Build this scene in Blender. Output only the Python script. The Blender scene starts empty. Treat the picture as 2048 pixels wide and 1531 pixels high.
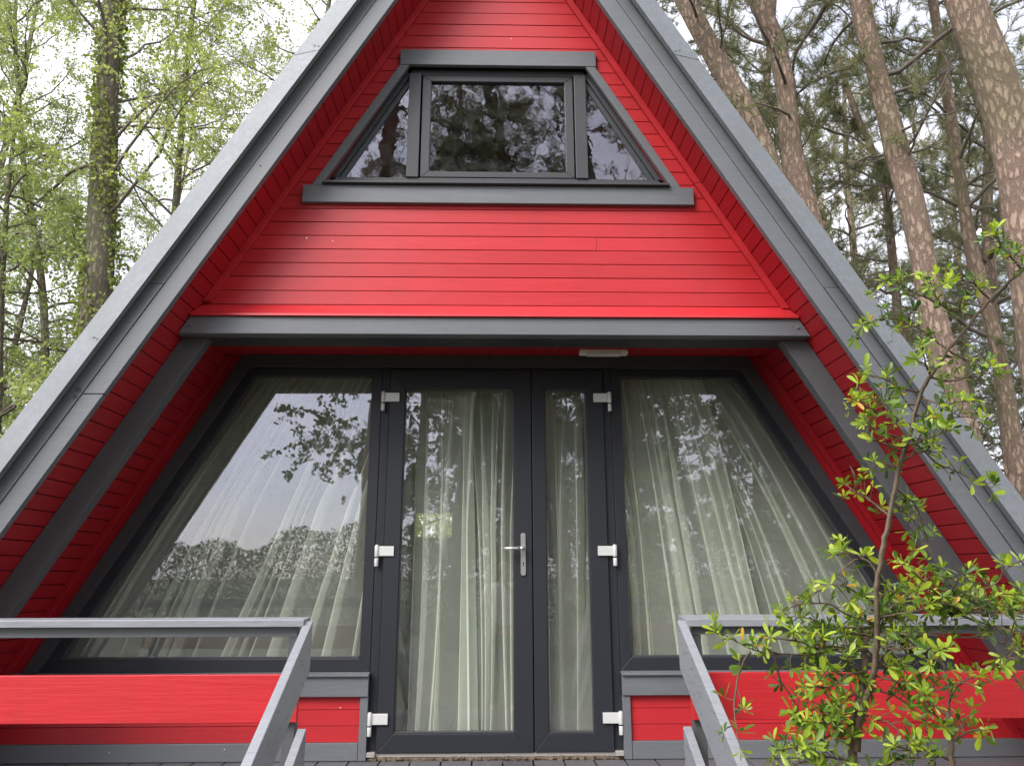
import bpy, math, random
import numpy as np
from mathutils import Vector, Matrix

rad = math.radians
T = math.tan(rad(60))
S = bpy.context.scene
COL = S.collection

# ------------------------------------------------------------------ camera
F_PX = 1500.0
PITCH, YAW, ROLL = rad(14.467), rad(1.206), rad(-0.118)
CAM = Vector((0.0, -4.4, 0.917))
_F = Vector((math.sin(YAW)*math.cos(PITCH), math.cos(YAW)*math.cos(PITCH), math.sin(PITCH)))
_R0 = Vector((math.cos(YAW), -math.sin(YAW), 0))
_U0 = _R0.cross(_F)
_R = _R0*math.cos(ROLL) + _U0*math.sin(ROLL)
_U = -_R0*math.sin(ROLL) + _U0*math.cos(ROLL)
def at(px, py, Y):
    d = _R*(px-1024) + _U*(765.5-py) + _F*F_PX
    return CAM + d*((Y-CAM.y)/d.y)
cd = bpy.data.cameras.new("camera"); cam = bpy.data.objects.new("camera", cd); COL.objects.link(cam)
cam.matrix_world = Matrix(((_R.x,_U.x,-_F.x,CAM.x),(_R.y,_U.y,-_F.y,CAM.y),(_R.z,_U.z,-_F.z,CAM.z),(0,0,0,1)))
cd.sensor_width = 36; cd.lens = 36*F_PX/2048; cd.clip_start = 0.02; cd.clip_end = 2000
S.camera = cam

# ------------------------------------------------------------------ objects
def tag(o, label=None, cat=None, group=None, kind=None):
    if label: o["label"] = label
    if cat: o["category"] = cat
    if group: o["group"] = group
    if kind: o["kind"] = kind
    return o
def thing(name, loc, label, cat, group=None):
    o = bpy.data.objects.new(name, None); COL.objects.link(o); o.location = loc
    o.empty_display_size = 0.1
    return tag(o, label, cat, group)
def link(name, me, mat, parent=None, label=None):
    o = bpy.data.objects.new(name, me); COL.objects.link(o)
    for m in (mat if isinstance(mat, (list, tuple)) else [mat]): me.materials.append(m)
    if parent is not None:
        o.parent = parent
        # geometry is written in world space: cancel the parents' offsets
        off = Vector((0,0,0)); p = parent
        while p is not None: off += p.location; p = p.parent
        o.location = -off
    if label: o["label"] = label
    return o

class MB:
    def __init__(s): s.v = []; s.f = []; s.sm = []
    def poly(s, pts, sm=False):
        n = len(s.v); s.v += [tuple(p) for p in pts]; s.f.append(tuple(range(n, n+len(pts)))); s.sm.append(sm)
    def hexa(s, p):   # p: 8 pts, bottom 0-3 ccw, top 4-7
        n = len(s.v); s.v += [tuple(q) for q in p]
        for f in ((0,3,2,1),(4,5,6,7),(0,1,5,4),(1,2,6,5),(2,3,7,6),(3,0,4,7)):
            s.f.append(tuple(n+i for i in f)); s.sm.append(False)
    def box(s, x0,x1,y0,y1,z0,z1):
        s.hexa([(x0,y0,z0),(x1,y0,z0),(x1,y1,z0),(x0,y1,z0),(x0,y0,z1),(x1,y0,z1),(x1,y1,z1),(x0,y1,z1)])
    def prism(s, poly, y0, y1):     # poly in (x,z), extruded along y
        n = len(s.v); k = len(poly)
        s.v += [(x,y0,z) for x,z in poly] + [(x,y1,z) for x,z in poly]
        s.f.append(tuple(range(n,n+k))); s.f.append(tuple(range(n+2*k-1,n+k-1,-1)))
        for i in range(k):
            j = (i+1)%k; s.f.append((n+i, n+k+i, n+k+j, n+j))
        s.sm += [False]*(k+2)
    def sbox(s, sd, c0, c1, y0, y1, z0, z1=None, dy=0.0):
        # box running along the roof slope; c = z + tan60*|x|;  dy: y shift of the c1 edge
        def P(c, y, z): return (sd*(c-z)/T, y, z)
        za = z1 if z1 is not None else c0; zb = z1 if z1 is not None else c1
        s.hexa([P(c0,y0,z0),P(c1,y0+dy,z0),P(c1,y1+dy,z0),P(c0,y1,z0),P(c0,y0,za),P(c1,y0+dy,zb),P(c1,y1+dy,zb),P(c0,y1,za)])
    def cyl(s, a, b, r, n=14, r2=None, caps=True):
        a, b = Vector(a), Vector(b); d = (b-a).normalized(); r2 = r if r2 is None else r2
        u = d.orthogonal().normalized(); w = d.cross(u); m = len(s.v)
        for c, q in ((a,r),(b,r2)):
            for i in range(n):
                t = 2*math.pi*i/n; s.v.append(tuple(c+u*(q*math.cos(t))+w*(q*math.sin(t))))
        for i in range(n):
            j = (i+1)%n; s.f.append((m+i,m+j,m+n+j,m+n+i)); s.sm.append(True)
        if caps:
            s.f.append(tuple(range(m+n-1,m-1,-1))); s.f.append(tuple(range(m+n,m+2*n))); s.sm += [False]*2
    def build(s, name, mat, parent=None, bevel=0.0, label=None):
        me = bpy.data.meshes.new(name); me.from_pydata(s.v, [], s.f); me.update()
        me.polygons.foreach_set("use_smooth", s.sm)
        import bmesh
        bm = bmesh.new(); bm.from_mesh(me); bmesh.ops.recalc_face_normals(bm, faces=bm.faces); bm.to_mesh(me); bm.free()
        o = link(name, me, mat, parent, label)
        if bevel > 0:
            m = o.modifiers.new("b", "BEVEL"); m.width = bevel; m.segments = 1 if bevel < .002 else 2
            m.limit_method = 'ANGLE'; m.angle_limit = rad(35)
        return o

# ------------------------------------------------------------------ materials
def newmat(name):
    m = bpy.data.materials.new(name); m.use_nodes = True
    nt = m.node_tree; nt.nodes.clear(); return m, nt
class N:
    def __init__(s, nt): s.nt = nt
    def __call__(s, t, **k):
        n = s.nt.nodes.new(t)
        for a, v in k.items():
            if a.startswith('i_'):
                key = a[2:]; key = int(key) if key.isdigit() else key.replace('_', ' ')
                if hasattr(v, 'is_output'): s.nt.links.new(v, n.inputs[key])
                else: n.inputs[key].default_value = v
            else: setattr(n, a, v)
        return n
def ramp(n, fac, stops, interp='LINEAR'):
    r = n('ShaderNodeValToRGB', i_Fac=fac); r.color_ramp.interpolation = interp
    e = r.color_ramp.elements
    while len(e) < len(stops): e.new(0.5)
    for q, (p, c) in zip(e, stops): q.position = p; q.color = c if len(c) == 4 else (*c, 1)
    return r.outputs['Color']
def mixc(n, fac, a, b, mode='MIX'):
    m = n('ShaderNodeMix', data_type='RGBA', blend_type=mode)
    for k, v in ((0, fac), (6, a), (7, b)):
        if hasattr(v, 'is_output'): n.nt.links.new(v, m.inputs[k])
        else: m.inputs[k].default_value = v if k == 0 else (*v, 1)
    return m.outputs[2]
def paint(name, col, rough=0.5, boards=0, stretch=(1.5, 8, 30), var=0.10, bump=0.25, speck=0.0, bumpd=0.0006, spec=0.4, dirt=0.0):
    m, nt = newmat(name); n = N(nt)
    tc = n('ShaderNodeNewGeometry').outputs['Position']
    mp = n('ShaderNodeMapping', i_Vector=tc, i_Scale=stretch)
    g = n('ShaderNodeTexNoise', i_Vector=mp.outputs[0], i_Scale=6.0, i_Detail=8.0, i_Roughness=.65)
    big = n('ShaderNodeTexNoise', i_Vector=tc, i_Scale=1.7, i_Detail=5.0)
    c = mixc(n, ramp(n, g.outputs['Fac'], [(.3,(0,0,0)),(.75,(1,1,1))]), tuple(v*(1-var) for v in col), tuple(min(1,v*(1+var)) for v in col))
    c = mixc(n, ramp(n, big.outputs['Fac'], [(.35,(0,0,0)),(.7,(1,1,1))]), c, mixc(n, 1.0, c, (1-var*.8,)*3, 'MULTIPLY'))
    if boards:
        sp = n('ShaderNodeSeparateXYZ', i_0=tc); q = n('ShaderNodeMath', operation='MULTIPLY_ADD', i_0=sp.outputs[2], i_1=1/.0807, i_2=-2.326/.0807)
        fl = n('ShaderNodeMath', operation='FLOOR', i_0=q.outputs[0]); wn = n('ShaderNodeTexWhiteNoise', noise_dimensions='1D', i_W=fl.outputs[0])
        c = mixc(n, wn.outputs['Value'], c, mixc(n, 1.0, c, (1-boards,)*3, 'MULTIPLY'))
        st = n('ShaderNodeTexNoise', i_Vector=n('ShaderNodeMapping', i_Vector=tc, i_Scale=(5,5,1.2)).outputs[0], i_Scale=1.6, i_Detail=7.0, i_Roughness=.7)
        c = mixc(n, ramp(n, st.outputs['Fac'], [(.52,(0,0,0)),(.75,(.28,.28,.28))]), c, tuple(v*.55+.012 for v in col))
    if dirt:
        d = n('ShaderNodeTexNoise', i_Vector=tc, i_Scale=22.0, i_Detail=6.0, i_Roughness=.7)
        c = mixc(n, ramp(n, d.outputs['Fac'], [(.60,(0,0,0)),(.78,(dirt,)*3)]), c, (.30,.29,.27))
    if speck:
        v = n('ShaderNodeTexVoronoi', i_Vector=tc, i_Scale=5.0, i_Randomness=1.0)
        k = n('ShaderNodeMath', operation='LESS_THAN', i_0=v.outputs['Distance'], i_1=speck)
        c = mixc(n, k.outputs[0], c, (.72,.66,.55))
    r = ramp(n, g.outputs['Fac'], [(.2,(rough-.08,)*3),(.8,(rough+.1,)*3)])
    b = n('ShaderNodeBump', i_Strength=bump, i_Distance=bumpd, i_Height=g.outputs['Fac'])
    p = n('ShaderNodeBsdfPrincipled', i_Roughness=r, i_Normal=b.outputs[0])
    nt.links.new(c, p.inputs['Base Color']); p.inputs['Specular IOR Level'].default_value = spec
    o = n('ShaderNodeOutputMaterial', i_Surface=p.outputs[0]); return m
def plain(name, col, rough=.5, metal=0.0, spec=.5):
    m, nt = newmat(name); n = N(nt)
    tc = n('ShaderNodeNewGeometry').outputs['Position']
    g = n('ShaderNodeTexNoise', i_Vector=tc, i_Scale=60.0, i_Detail=4.0)
    c = mixc(n, g.outputs['Fac'], tuple(v*.92 for v in col), tuple(min(1,v*1.08) for v in col))
    p = n('ShaderNodeBsdfPrincipled', i_Roughness=rough, i_Metallic=metal)
    nt.links.new(c, p.inputs['Base Color']); p.inputs['Specular IOR Level'].default_value = spec
    n('ShaderNodeOutputMaterial', i_Surface=p.outputs[0]); return m

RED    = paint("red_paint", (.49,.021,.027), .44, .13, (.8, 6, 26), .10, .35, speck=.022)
REDS   = paint("red_paint_soffit_shade", (.35,.011,.017), .45, 0, (10, .8, 10), .10, .3)  # same red as the walls, darkened to put under-roof shade into the colour
REDB   = paint("red_paint_rough_plank", (.46,.018,.024), .42, .10, (.7, 6, 16), .10, .9, bumpd=.0012)
GREY   = paint("grey_paint", (.132,.139,.148), .45, 0, (.9, 6, 24), .12, .35, speck=.018, dirt=.16)
GREYV  = paint("grey_paint_upright", (.085,.088,.093), .45, 0, (20, 12, .9), .12, .35, speck=.004, dirt=.08)
GREYR  = paint("grey_rail_paint", (.23,.24,.255), .30, 0, (2, 2, 20), .14, .4, speck=.009, dirt=.5)
TRIM   = paint("shaded_trim_and_knot_grey", (.047,.048,.052), .45, 0, (10, 10, 10), .12, .3)  # grey trim tone darkened to carry the recess shade; knots use it too
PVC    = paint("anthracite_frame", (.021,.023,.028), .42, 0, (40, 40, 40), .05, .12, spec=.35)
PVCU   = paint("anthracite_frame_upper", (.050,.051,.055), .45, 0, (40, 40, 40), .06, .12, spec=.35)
DECKM  = paint("deck_plank_paint", (.115,.115,.122), .42, 0, (22, .8, 10), .20, .6, dirt=.35)
STEEL  = plain("brushed_steel", (.62,.61,.59), .32, .85)
HINGEM = plain("hinge_grey_paint", (.62,.62,.60), .42, .25)
WHITE  = plain("white_plastic", (.75,.74,.70), .35)
DIFFU  = plain("frosted_diffuser", (.62,.62,.62), .45)
RUBBER = plain("black_gasket", (.01,.01,.01), .5)
FOAM   = paint("foam_debris", (.17,.125,.085), .9, 0, (8,8,8), .5, .5, bumpd=.004)
INSIDE = plain("interior_boarding", (.13,.10,.07), .7)
INFLOOR= plain("interior_floor", (.16,.12,.08), .5)

def galv():
    m, nt = newmat("galvanised_steel"); n = N(nt)
    tc = n('ShaderNodeNewGeometry').outputs['Position']
    v = n('ShaderNodeTexVoronoi', i_Vector=tc, i_Scale=95.0)
    g = n('ShaderNodeTexNoise', i_Vector=tc, i_Scale=30.0, i_Detail=6.0, i_Roughness=.7)
    g2 = n('ShaderNodeTexNoise', i_Vector=tc, i_Scale=3.0, i_Detail=5.0)
    c = mixc(n, v.outputs['Color'], (.136,.148,.157), (.160,.174,.183))
    c = mixc(n, ramp(n, g.outputs['Fac'], [(.45,(0,0,0)),(.62,(1,1,1))]), c, (.174,.187,.195))
    c = mixc(n, ramp(n, g2.outputs['Fac'], [(.45,(0,0,0)),(.62,(.5,.5,.5))]), c, (.135,.143,.138))
    r = ramp(n, v.outputs['Distance'], [(0,(.42,)*3),(.6,(.6,)*3)])
    b = n('ShaderNodeBump', i_Strength=.25, i_Distance=.004, i_Height=g2.outputs['Fac'])
    p = n('ShaderNodeBsdfPrincipled', i_Metallic=.12, i_Roughness=r, i_Normal=b.outputs[0])
    nt.links.new(c, p.inputs['Base Color']); n('ShaderNodeOutputMaterial', i_Surface=p.outputs[0]); return m
GALV = galv()

def glass(name, warp, r0=.085):
    m, nt = newmat(name); n = N(nt)
    tc = n('ShaderNodeNewGeometry').outputs['Position']
    g = n('ShaderNodeTexNoise', i_Vector=tc, i_Scale=5.0, i_Detail=3.0)
    b = n('ShaderNodeBump', i_Strength=1.0, i_Distance=warp, i_Height=g.outputs['Fac'])
    d = n('ShaderNodeTexNoise', i_Vector=tc, i_Scale=9.0, i_Detail=8.0, i_Roughness=.75)
    ge = n('ShaderNodeNewGeometry')
    dt = n('ShaderNodeVectorMath', operation='DOT_PRODUCT', i_0=ge.outputs['Incoming'], i_1=ge.outputs['Normal'])
    ab = n('ShaderNodeMath', operation='ABSOLUTE', i_0=dt.outputs['Value'])
    iv = n('ShaderNodeMath', operation='SUBTRACT', i_0=1.0, i_1=ab.outputs[0])
    pw = n('ShaderNodeMath', operation='POWER', i_0=iv.outputs[0], i_1=5.0)
    fr = n('ShaderNodeMath', operation='MULTIPLY_ADD', i_0=pw.outputs[0], i_1=1-r0, i_2=r0)
    gl = n('ShaderNodeBsdfGlossy', i_Color=(.90,.89,1,1), i_Roughness=0.0, i_Normal=b.outputs[0])
    tr = n('ShaderNodeBsdfTransparent', i_Color=(.985,.995,.975,1))
    mx = n('ShaderNodeMixShader', i_0=fr.outputs[0], i_1=tr.outputs[0], i_2=gl.outputs[0])
    df = n('ShaderNodeBsdfDiffuse', i_Color=(.5,.5,.48,1))
    dm = n('ShaderNodeMapRange', i_Value=d.outputs['Fac'])
    dm.inputs[1].default_value = .45; dm.inputs[2].default_value = .8; dm.inputs[3].default_value = 0.0; dm.inputs[4].default_value = .05
    mx2 = n('ShaderNodeMixShader', i_0=dm.outputs[0], i_1=mx.outputs[0], i_2=df.outputs[0])
    n('ShaderNodeOutputMaterial', i_Surface=mx2.outputs[0]); return m
GLASS = glass("window_glass", .00025)
GLASSU = glass("gable_window_glass", .0010, .062)

def sheer():
    m, nt = newmat("sheer_curtain"); n = N(nt)
    tc = n('ShaderNodeNewGeometry').outputs['Position']
    g = n('ShaderNodeTexNoise', i_Vector=tc, i_Scale=14.0, i_Detail=5.0)
    c = mixc(n, g.outputs['Fac'], (.86,.92,.80), (.95,.98,.90))
    d = n('ShaderNodeBsdfDiffuse'); nt.links.new(c, d.inputs[0])
    t = n('ShaderNodeBsdfTranslucent'); nt.links.new(c, t.inputs[0])
    a = n('ShaderNodeMixShader', i_0=.20, i_1=d.outputs[0], i_2=t.outputs[0])
    tr = n('ShaderNodeBsdfTransparent')
    lw = n('ShaderNodeLayerWeight', i_Blend=.45)
    f = n('ShaderNodeMapRange', i_Value=lw.outputs['Facing'])
    f.inputs[1].default_value = 0; f.inputs[2].default_value = 1; f.inputs[3].default_value = .27; f.inputs[4].default_value = 1.0
    o = n('ShaderNodeMixShader', i_0=f.outputs[0], i_1=tr.outputs[0], i_2=a.outputs[0])
    n('ShaderNodeOutputMaterial', i_Surface=o.outputs[0]); return m
SHEER = sheer()

def leafmat(name, cols, trans=.35, rough=.45, yellow=None):
    m, nt = newmat(name); n = N(nt)
    at_ = n('ShaderNodeAttribute', attribute_name='rnd')
    k = len(cols); c = ramp(n, at_.outputs['Fac'], [(i/(k-1)*(.97 if yellow else 1), q) for i, q in enumerate(cols)] + ([(.985, yellow)] if yellow else []))
    p = n('ShaderNodeBsdfPrincipled', i_Roughness=rough); nt.links.new(c, p.inputs['Base Color'])
    p.inputs['Specular IOR Level'].default_value = .4
    t = n('ShaderNodeBsdfTranslucent'); nt.links.new(mixc(n, 1.0, c, (1.25,1.25,.6), 'MULTIPLY'), t.inputs[0])
    x = n('ShaderNodeMixShader', i_0=trans, i_1=p.outputs[0], i_2=t.outputs[0])
    n('ShaderNodeOutputMaterial', i_Surface=x.outputs[0]); return m
LEAF_BIRCH = leafmat("haze_pale_leaves", [(.19,.24,.12),(.25,.31,.14),(.31,.37,.15),(.40,.44,.15)], .5)  # greens lightened so the pale haze over the wood sits in the leaves
LEAF_DARK  = leafmat("mid_green_leaves", [(.04,.07,.02),(.06,.10,.025),(.09,.14,.03)], .4)
LEAF_IVY   = leafmat("ivy_leaves", [(.08,.12,.03),(.16,.21,.05),(.28,.31,.08)], .4)
NEEDLE     = leafmat("pine_needles", [(.11,.125,.08),(.17,.185,.11),(.25,.24,.14)], .4)  # needles lightened too, background haze put into their colour
LEAF_SHRUB = leafmat("glossy_shrub_leaves", [(.040,.085,.016),(.07,.135,.025),(.14,.23,.03),(.33,.45,.04),(.50,.58,.07)], .42, .30, (.62,.33,.05))
GRASSM     = leafmat("grass_blades", [(.05,.08,.02),(.09,.13,.03),(.16,.18,.06)], .4)

def bark(name, a, b, c3, scale=1.0, bd=.03):
    m, nt = newmat(name); n = N(nt)
    tc = n('ShaderNodeNewGeometry').outputs['Position']
    mp = n('ShaderNodeMapping', i_Vector=tc, i_Scale=(15*scale, 15*scale, 5.5*scale))
    w = n('ShaderNodeTexNoise', i_Vector=mp.outputs[0], i_Scale=1.4, i_Detail=6.0, i_Roughness=.7)
    v = n('ShaderNodeTexVoronoi', feature='DISTANCE_TO_EDGE', i_Scale=2.2)
    wv = n('ShaderNodeMix', data_type='VECTOR'); wv.inputs[0].default_value = .68
    nt.links.new(mp.outputs[0], wv.inputs[4]); nt.links.new(w.outputs['Color'], wv.inputs[5]); nt.links.new(wv.outputs[1], v.inputs['Vector'])
    big = n('ShaderNodeTexNoise', i_Vector=tc, i_Scale=.8, i_Detail=4.0)
    c = mixc(n, ramp(n, v.outputs['Distance'], [(0,(.25,.25,.25)),(.14,(1,1,1))]), a, b)
    c = mixc(n, ramp(n, w.outputs['Fac'], [(.42,(0,0,0)),(.62,(.8,.8,.8))]), c, c3)
    c = mixc(n, ramp(n, big.outputs['Fac'], [(.4,(0,0,0)),(.65,(.5,.5,.5))]), c, (.15,.15,.07))
    fl = n('ShaderNodeTexNoise', i_Vector=tc, i_Scale=7.0, i_Detail=9.0, i_Roughness=.75)
    c = mixc(n, ramp(n, fl.outputs['Fac'], [(.30,(.6,.6,.6)),(.60,(1,1,1))]), (.12,.09,.07), c)
    h = n('ShaderNodeMath', operation='ADD', i_0=w.outputs['Fac'], i_1=ramp(n, v.outputs['Distance'], [(0,(0,0,0)),(.2,(1,1,1))]))
    bm = n('ShaderNodeBump', i_Strength=.9, i_Distance=bd, i_Height=h.outputs[0])
    p = n('ShaderNodeBsdfPrincipled', i_Roughness=.85, i_Normal=bm.outputs[0]); nt.links.new(c, p.inputs['Base Color'])
    p.inputs['Specular IOR Level'].default_value = .2
    n('ShaderNodeOutputMaterial', i_Surface=p.outputs[0]); return m
BARK_PINE = bark("pine_bark", (.20,.140,.105), (.36,.265,.205), (.30,.205,.15), 1.3, .022)
BARK_GREY = bark("grey_bark", (.07,.06,.045), (.20,.17,.13), (.14,.14,.08), 1.6, .02)
BARK_TWIG = plain("twig_bark", (.13,.105,.085), .8)
BARK_SHRUB= paint("shrub_bark", (.15,.105,.065), .6, 0, (20,20,6), .35, .8, bumpd=.003)

# ------------------------------------------------------------------ cabin
CS = 5.04                      # underside of the roof lining: z + tan60*|x| = CS
cabin = thing("a_frame_cabin", (0,0,-.6), "red timber A-frame cabin with grey trim, glazed double door and steep roof", "cabin")

# roof: one slab per slope, open between, with galvanised front flashing
for sd, nm in ((-1,'left'),(1,'right')):
    m = MB()
    m.sbox(sd, CS+.022, 5.42, -.86, 4.7, -.45)
    roof = m.build("roof_slope", GALV, cabin)
    m = MB(); z = -.45; i = 0; rng = random.Random(5+sd)
    while z < CS-.07:          # lining boards, joints run front to back
        j = rng.uniform(-.0008,.0008)
        m.sbox(sd, CS+j, CS+.018, -.862, .30, z+.0022, z+.070-.0022); z += .070
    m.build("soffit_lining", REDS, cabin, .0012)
    m = MB(); m.sbox(sd, CS+.0185, CS+.0215, -.86, .3, -.45, CS-.02); m.build("soffit_backing", RUBBER, cabin)
    m = MB()
    zj = [-.45, 1.76, None] if sd < 0 else [-.45, None]
    for a, b in zip(zj[:-1], zj[1:]):
        m.sbox(sd, 4.993, 5.163, -.900, -.864, a+.002, None if b is None else b-.002)
    lb = m.build("barge_board", GREY, cabin, .002)
    m = MB()
    for a, b in ((-.45, 2.32),(2.32, None)):
        m.sbox(sd, 5.170, 5.36, -.903+(.004 if a > 0 else 0), -.866, a+.0015, None if b is None else b-.0015)
    m.build("upper_barge_board", GREY, cabin, .002)
    m = MB(); k = 0
    zz = [-.45, .35, 1.99, 3.63, None]
    for a, b in zip(zz[:-1], zz[1:]):
        o = -.002*(k % 2)
        m.sbox(sd, 5.275, 5.53, -.958+o, -.955+o, a, None if b is None else b+.03*(k%2), dy=.045)
        m.sbox(sd, 5.275, 5.281, -.955+o, -.925, a, None if b is None else b)      # bottom return lip
        m.sbox(sd, 5.524, 5.53, -.910+o, -.80, a, None if b is None else b)         # top return on the roof
        if b is not None:
            for q, e in ((5.315,.030),(5.365,.042)):
                cx = sd*(q-(b+e*.9))/T; yy = -.958+.045*(q-5.275)/.255
                m.cyl((cx, yy-.006, b+e*.9), (cx, yy+.004, b+e*.9), .0055, 8)
        k += 1
    m.build("roof_flashing", GALV, cabin, 0, "galvanised steel edge flashing of the %s roof slope" % nm)

for px, py, r in ((157,779,.013),(150,792,.009),(210,640,.0032),(520,330,.0032),(640,150,.0032),(1452,230,.0032),(1560,400,.0032),(1700,560,.0032)):
    q = at(px,py,-.905); m = MB(); m.cyl((q.x,-.9062,q.z),(q.x,-.9030,q.z),r,8); m.build("knot", TRIM, cabin)

# gable wall (horizontal boards) with an opening for the gable window
def roofx(c, z): return (c-z)/T
PB = .0807
wall = MB(); back = MB(); rng = random.Random(2)
for k in range(34):
    z0 = 2.326 + k*PB - PB; z1 = z0 + PB
    if z0 > 4.9: break
    a0, a1 = z0+.0018, z1-.0022
    yf = -.600 + rng.uniform(-.0010,.0010)
    xa, xb = roofx(CS-.012, a0), roofx(CS-.012, a1)
    if a1 > 3.02 and a0 < 3.80:
        h0, h1 = roofx(4.715, a0), roofx(4.715, a1)
        for s in (-1,1):
            wall.prism([(s*h0,a0),(s*xa,a0),(s*xb,a1),(s*h1,a1)], yf, -.58)
    else:
        cut = rng.choice([None, None, rng.uniform(-.9,.9)])
        if cut is None or abs(cut) > xb*.8: wall.prism([(-xa,a0),(xa,a0),(xb,a1),(-xb,a1)], yf, -.58)
        else:
            wall.prism([(-xa,a0),(cut-.0008,a0),(cut-.0008,a1),(-xb,a1)], yf, -.58)
            wall.prism([(cut+.0008,a0),(xa,a0),(xb,a1),(cut+.0008,a1)], yf+.0008, -.58)
wall.build("gable_wall", RED, cabin, .0010)
back.prism([(-roofx(CS-.01,2.2),2.2),(roofx(CS-.01,2.2),2.2),(roofx(CS-.01,3.02),3.02),(-roofx(CS-.01,3.02),3.02)], -.578, -.55)
back.prism([(-roofx(CS-.01,3.80),3.80),(roofx(CS-.01,3.80),3.80),(0,CS-.01)], -.578, -.55)
for s in (-1,1):
    back.prism([(s*roofx(4.72,3.02),3.02),(s*roofx(CS-.01,3.02),3.02),(s*roofx(CS-.01,3.8),3.8),(s*roofx(4.72,3.8),3.8)], -.578, -.55)
back.build("wall_backing", RUBBER, cabin)
# corner battens between gable wall and lining
for sd in (-1,1):
    m = MB(); js = [2.31, 3.055, 4.30, None] if sd > 0 else [2.335, 2.62, 4.03, None]
    for a, b in zip(js[:-1], js[1:]): m.sbox(sd, 4.972, CS-.001, -.626, -.602, a+.001, None if b is None else b-.001)
    m.build("corner_batten", RED, cabin, .0015)
    m = MB(); m.sbox(sd, 4.97, CS-.001, -.026, -.002, -.02, 2.21); m.build("recess_batten", REDS, cabin, .0015)
# sloping red drip board and the grey beam
m = MB(); x0 = roofx(CS-.015, 2.32); x1 = roofx(CS-.01, 2.25)
m.hexa([(-x1,-.662,2.243),(x1,-.662,2.243),(x1,-.60,2.243),(-x1,-.60,2.243),(-x1,-.660,2.256),(x1,-.660,2.256),(x0,-.602,2.324),(-x0,-.602,2.324)])
m.build("drip_board", RED, cabin, .001)
m = MB(); m.prism([(-roofx(5.03,2.148),2.148),(roofx(5.03,2.148),2.148),(roofx(5.03,2.2425),2.2425),(-roofx(5.03,2.2425),2.2425)], -.645, -.578)
for s in (-1,1): m.cyl((s*1.60,-.651,2.195),(s*1.60,-.640,2.195),.009,12)
m.build("front_beam", GREY, cabin, .003)
m = MB(); m.box(-1.66,1.66,-.577,-.302,2.186,2.2175); m.build("ceiling_shadow_panel", PVCU, cabin, .001)  # dark panel added to stand for the shadow on the ceiling behind the beam
m = MB(); m.box(-1.63,1.63,-.30,-.27,2.195,2.218); m.build("ceiling_strip", GREY, cabin, .001)
m = MB(); xx = -1.68; i = 0
while xx < 1.68:
    m.box(xx+.001, min(xx+.082,1.68)-.0015, -.575, .05, 2.2185, 2.235); xx += .082
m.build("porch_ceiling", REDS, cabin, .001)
m = MB(); m.box(-1.66,1.66,-.578,.05,2.236,2.28); m.build("ceiling_joist_panel", INSIDE, cabin)
for sd in (-1,1):
    m = MB(); m.sbox(sd, 4.80, CS-.002, -.575, -.505, -.45, 2.146); m.build("rafter", GREYV, cabin, .004)

# lower wall
for s in (-1,1):
    m = MB(); rng = random.Random(9+s)
    for k in range(3):
        a0 = .060+k*.0815+.001; a1 = a0+.0815-.0025
        if k == 2: a1 = .2985
        m.prism([(s*.732,a0),(s*roofx(CS-.01,a0),a0),(s*roofx(CS-.01,a1),a1),(s*.732,a1)], -.010+rng.uniform(-.001,.001), .02)
    m.build("parapet_wall", RED, cabin, .001)
    m = MB(); m.prism([(s*.735,-.028),(s*roofx(CS-.01,-.028),-.028),(s*roofx(CS-.01,.060),.060),(s*.735,.060)], -.030, -.004); m.build("base_board", GREY, cabin, .002)
    m = MB(); m.box(min(s*.690,s*.7325),max(s*.690,s*.7325),-.034,.0,-.028,.289); m.build("edge_trim", GREY, cabin, .0015)
    m = MB()
    m.prism([(s*.690,.292),(s*roofx(CS-.03,.292),.292),(s*roofx(CS-.03,.40),.40),(s*.690,.40)], -.045, -.011)
    m.hexa([(s*.688,-.062,.395),(s*roofx(CS-.03,.4),-.062,.395),(s*roofx(CS-.03,.4),-.0,.395),(s*.688,-.0,.395),(s*.688,-.062,.407),(s*roofx(CS-.03,.4),-.062,.407),(s*roofx(CS-.03,.4),0,.414),(s*.688,0,.414)])
    m.build("sill_board", GREY, cabin, .0015)
    m = MB(); m.prism([(s*roofx(4.85,.414),.414),(s*roofx(5.04,.414),.414),(s*roofx(5.04,2.217),2.217),(s*roofx(4.85,2.217),2.217)], 0.0, .03)
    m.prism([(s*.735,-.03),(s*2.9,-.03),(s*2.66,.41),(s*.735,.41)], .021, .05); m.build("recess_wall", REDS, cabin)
# grey timber trim round the whole glazed front
m = MB(); m.prism([(-roofx(4.865,2.142),2.142),(roofx(4.865,2.142),2.142),(roofx(4.865,2.2175),2.2175),(-roofx(4.865,2.2175),2.2175)], -.032, -.001)
for s in (-1,1):
    m.prism([(s*roofx(4.72,.415),.415),(s*roofx(4.865,.415),.415),(s*roofx(4.865,2.1415),2.1415),(s*roofx(4.72,2.1415),2.1415)], -.028, -.001)
m.build("glazing_trim", TRIM, cabin, .002)

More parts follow.
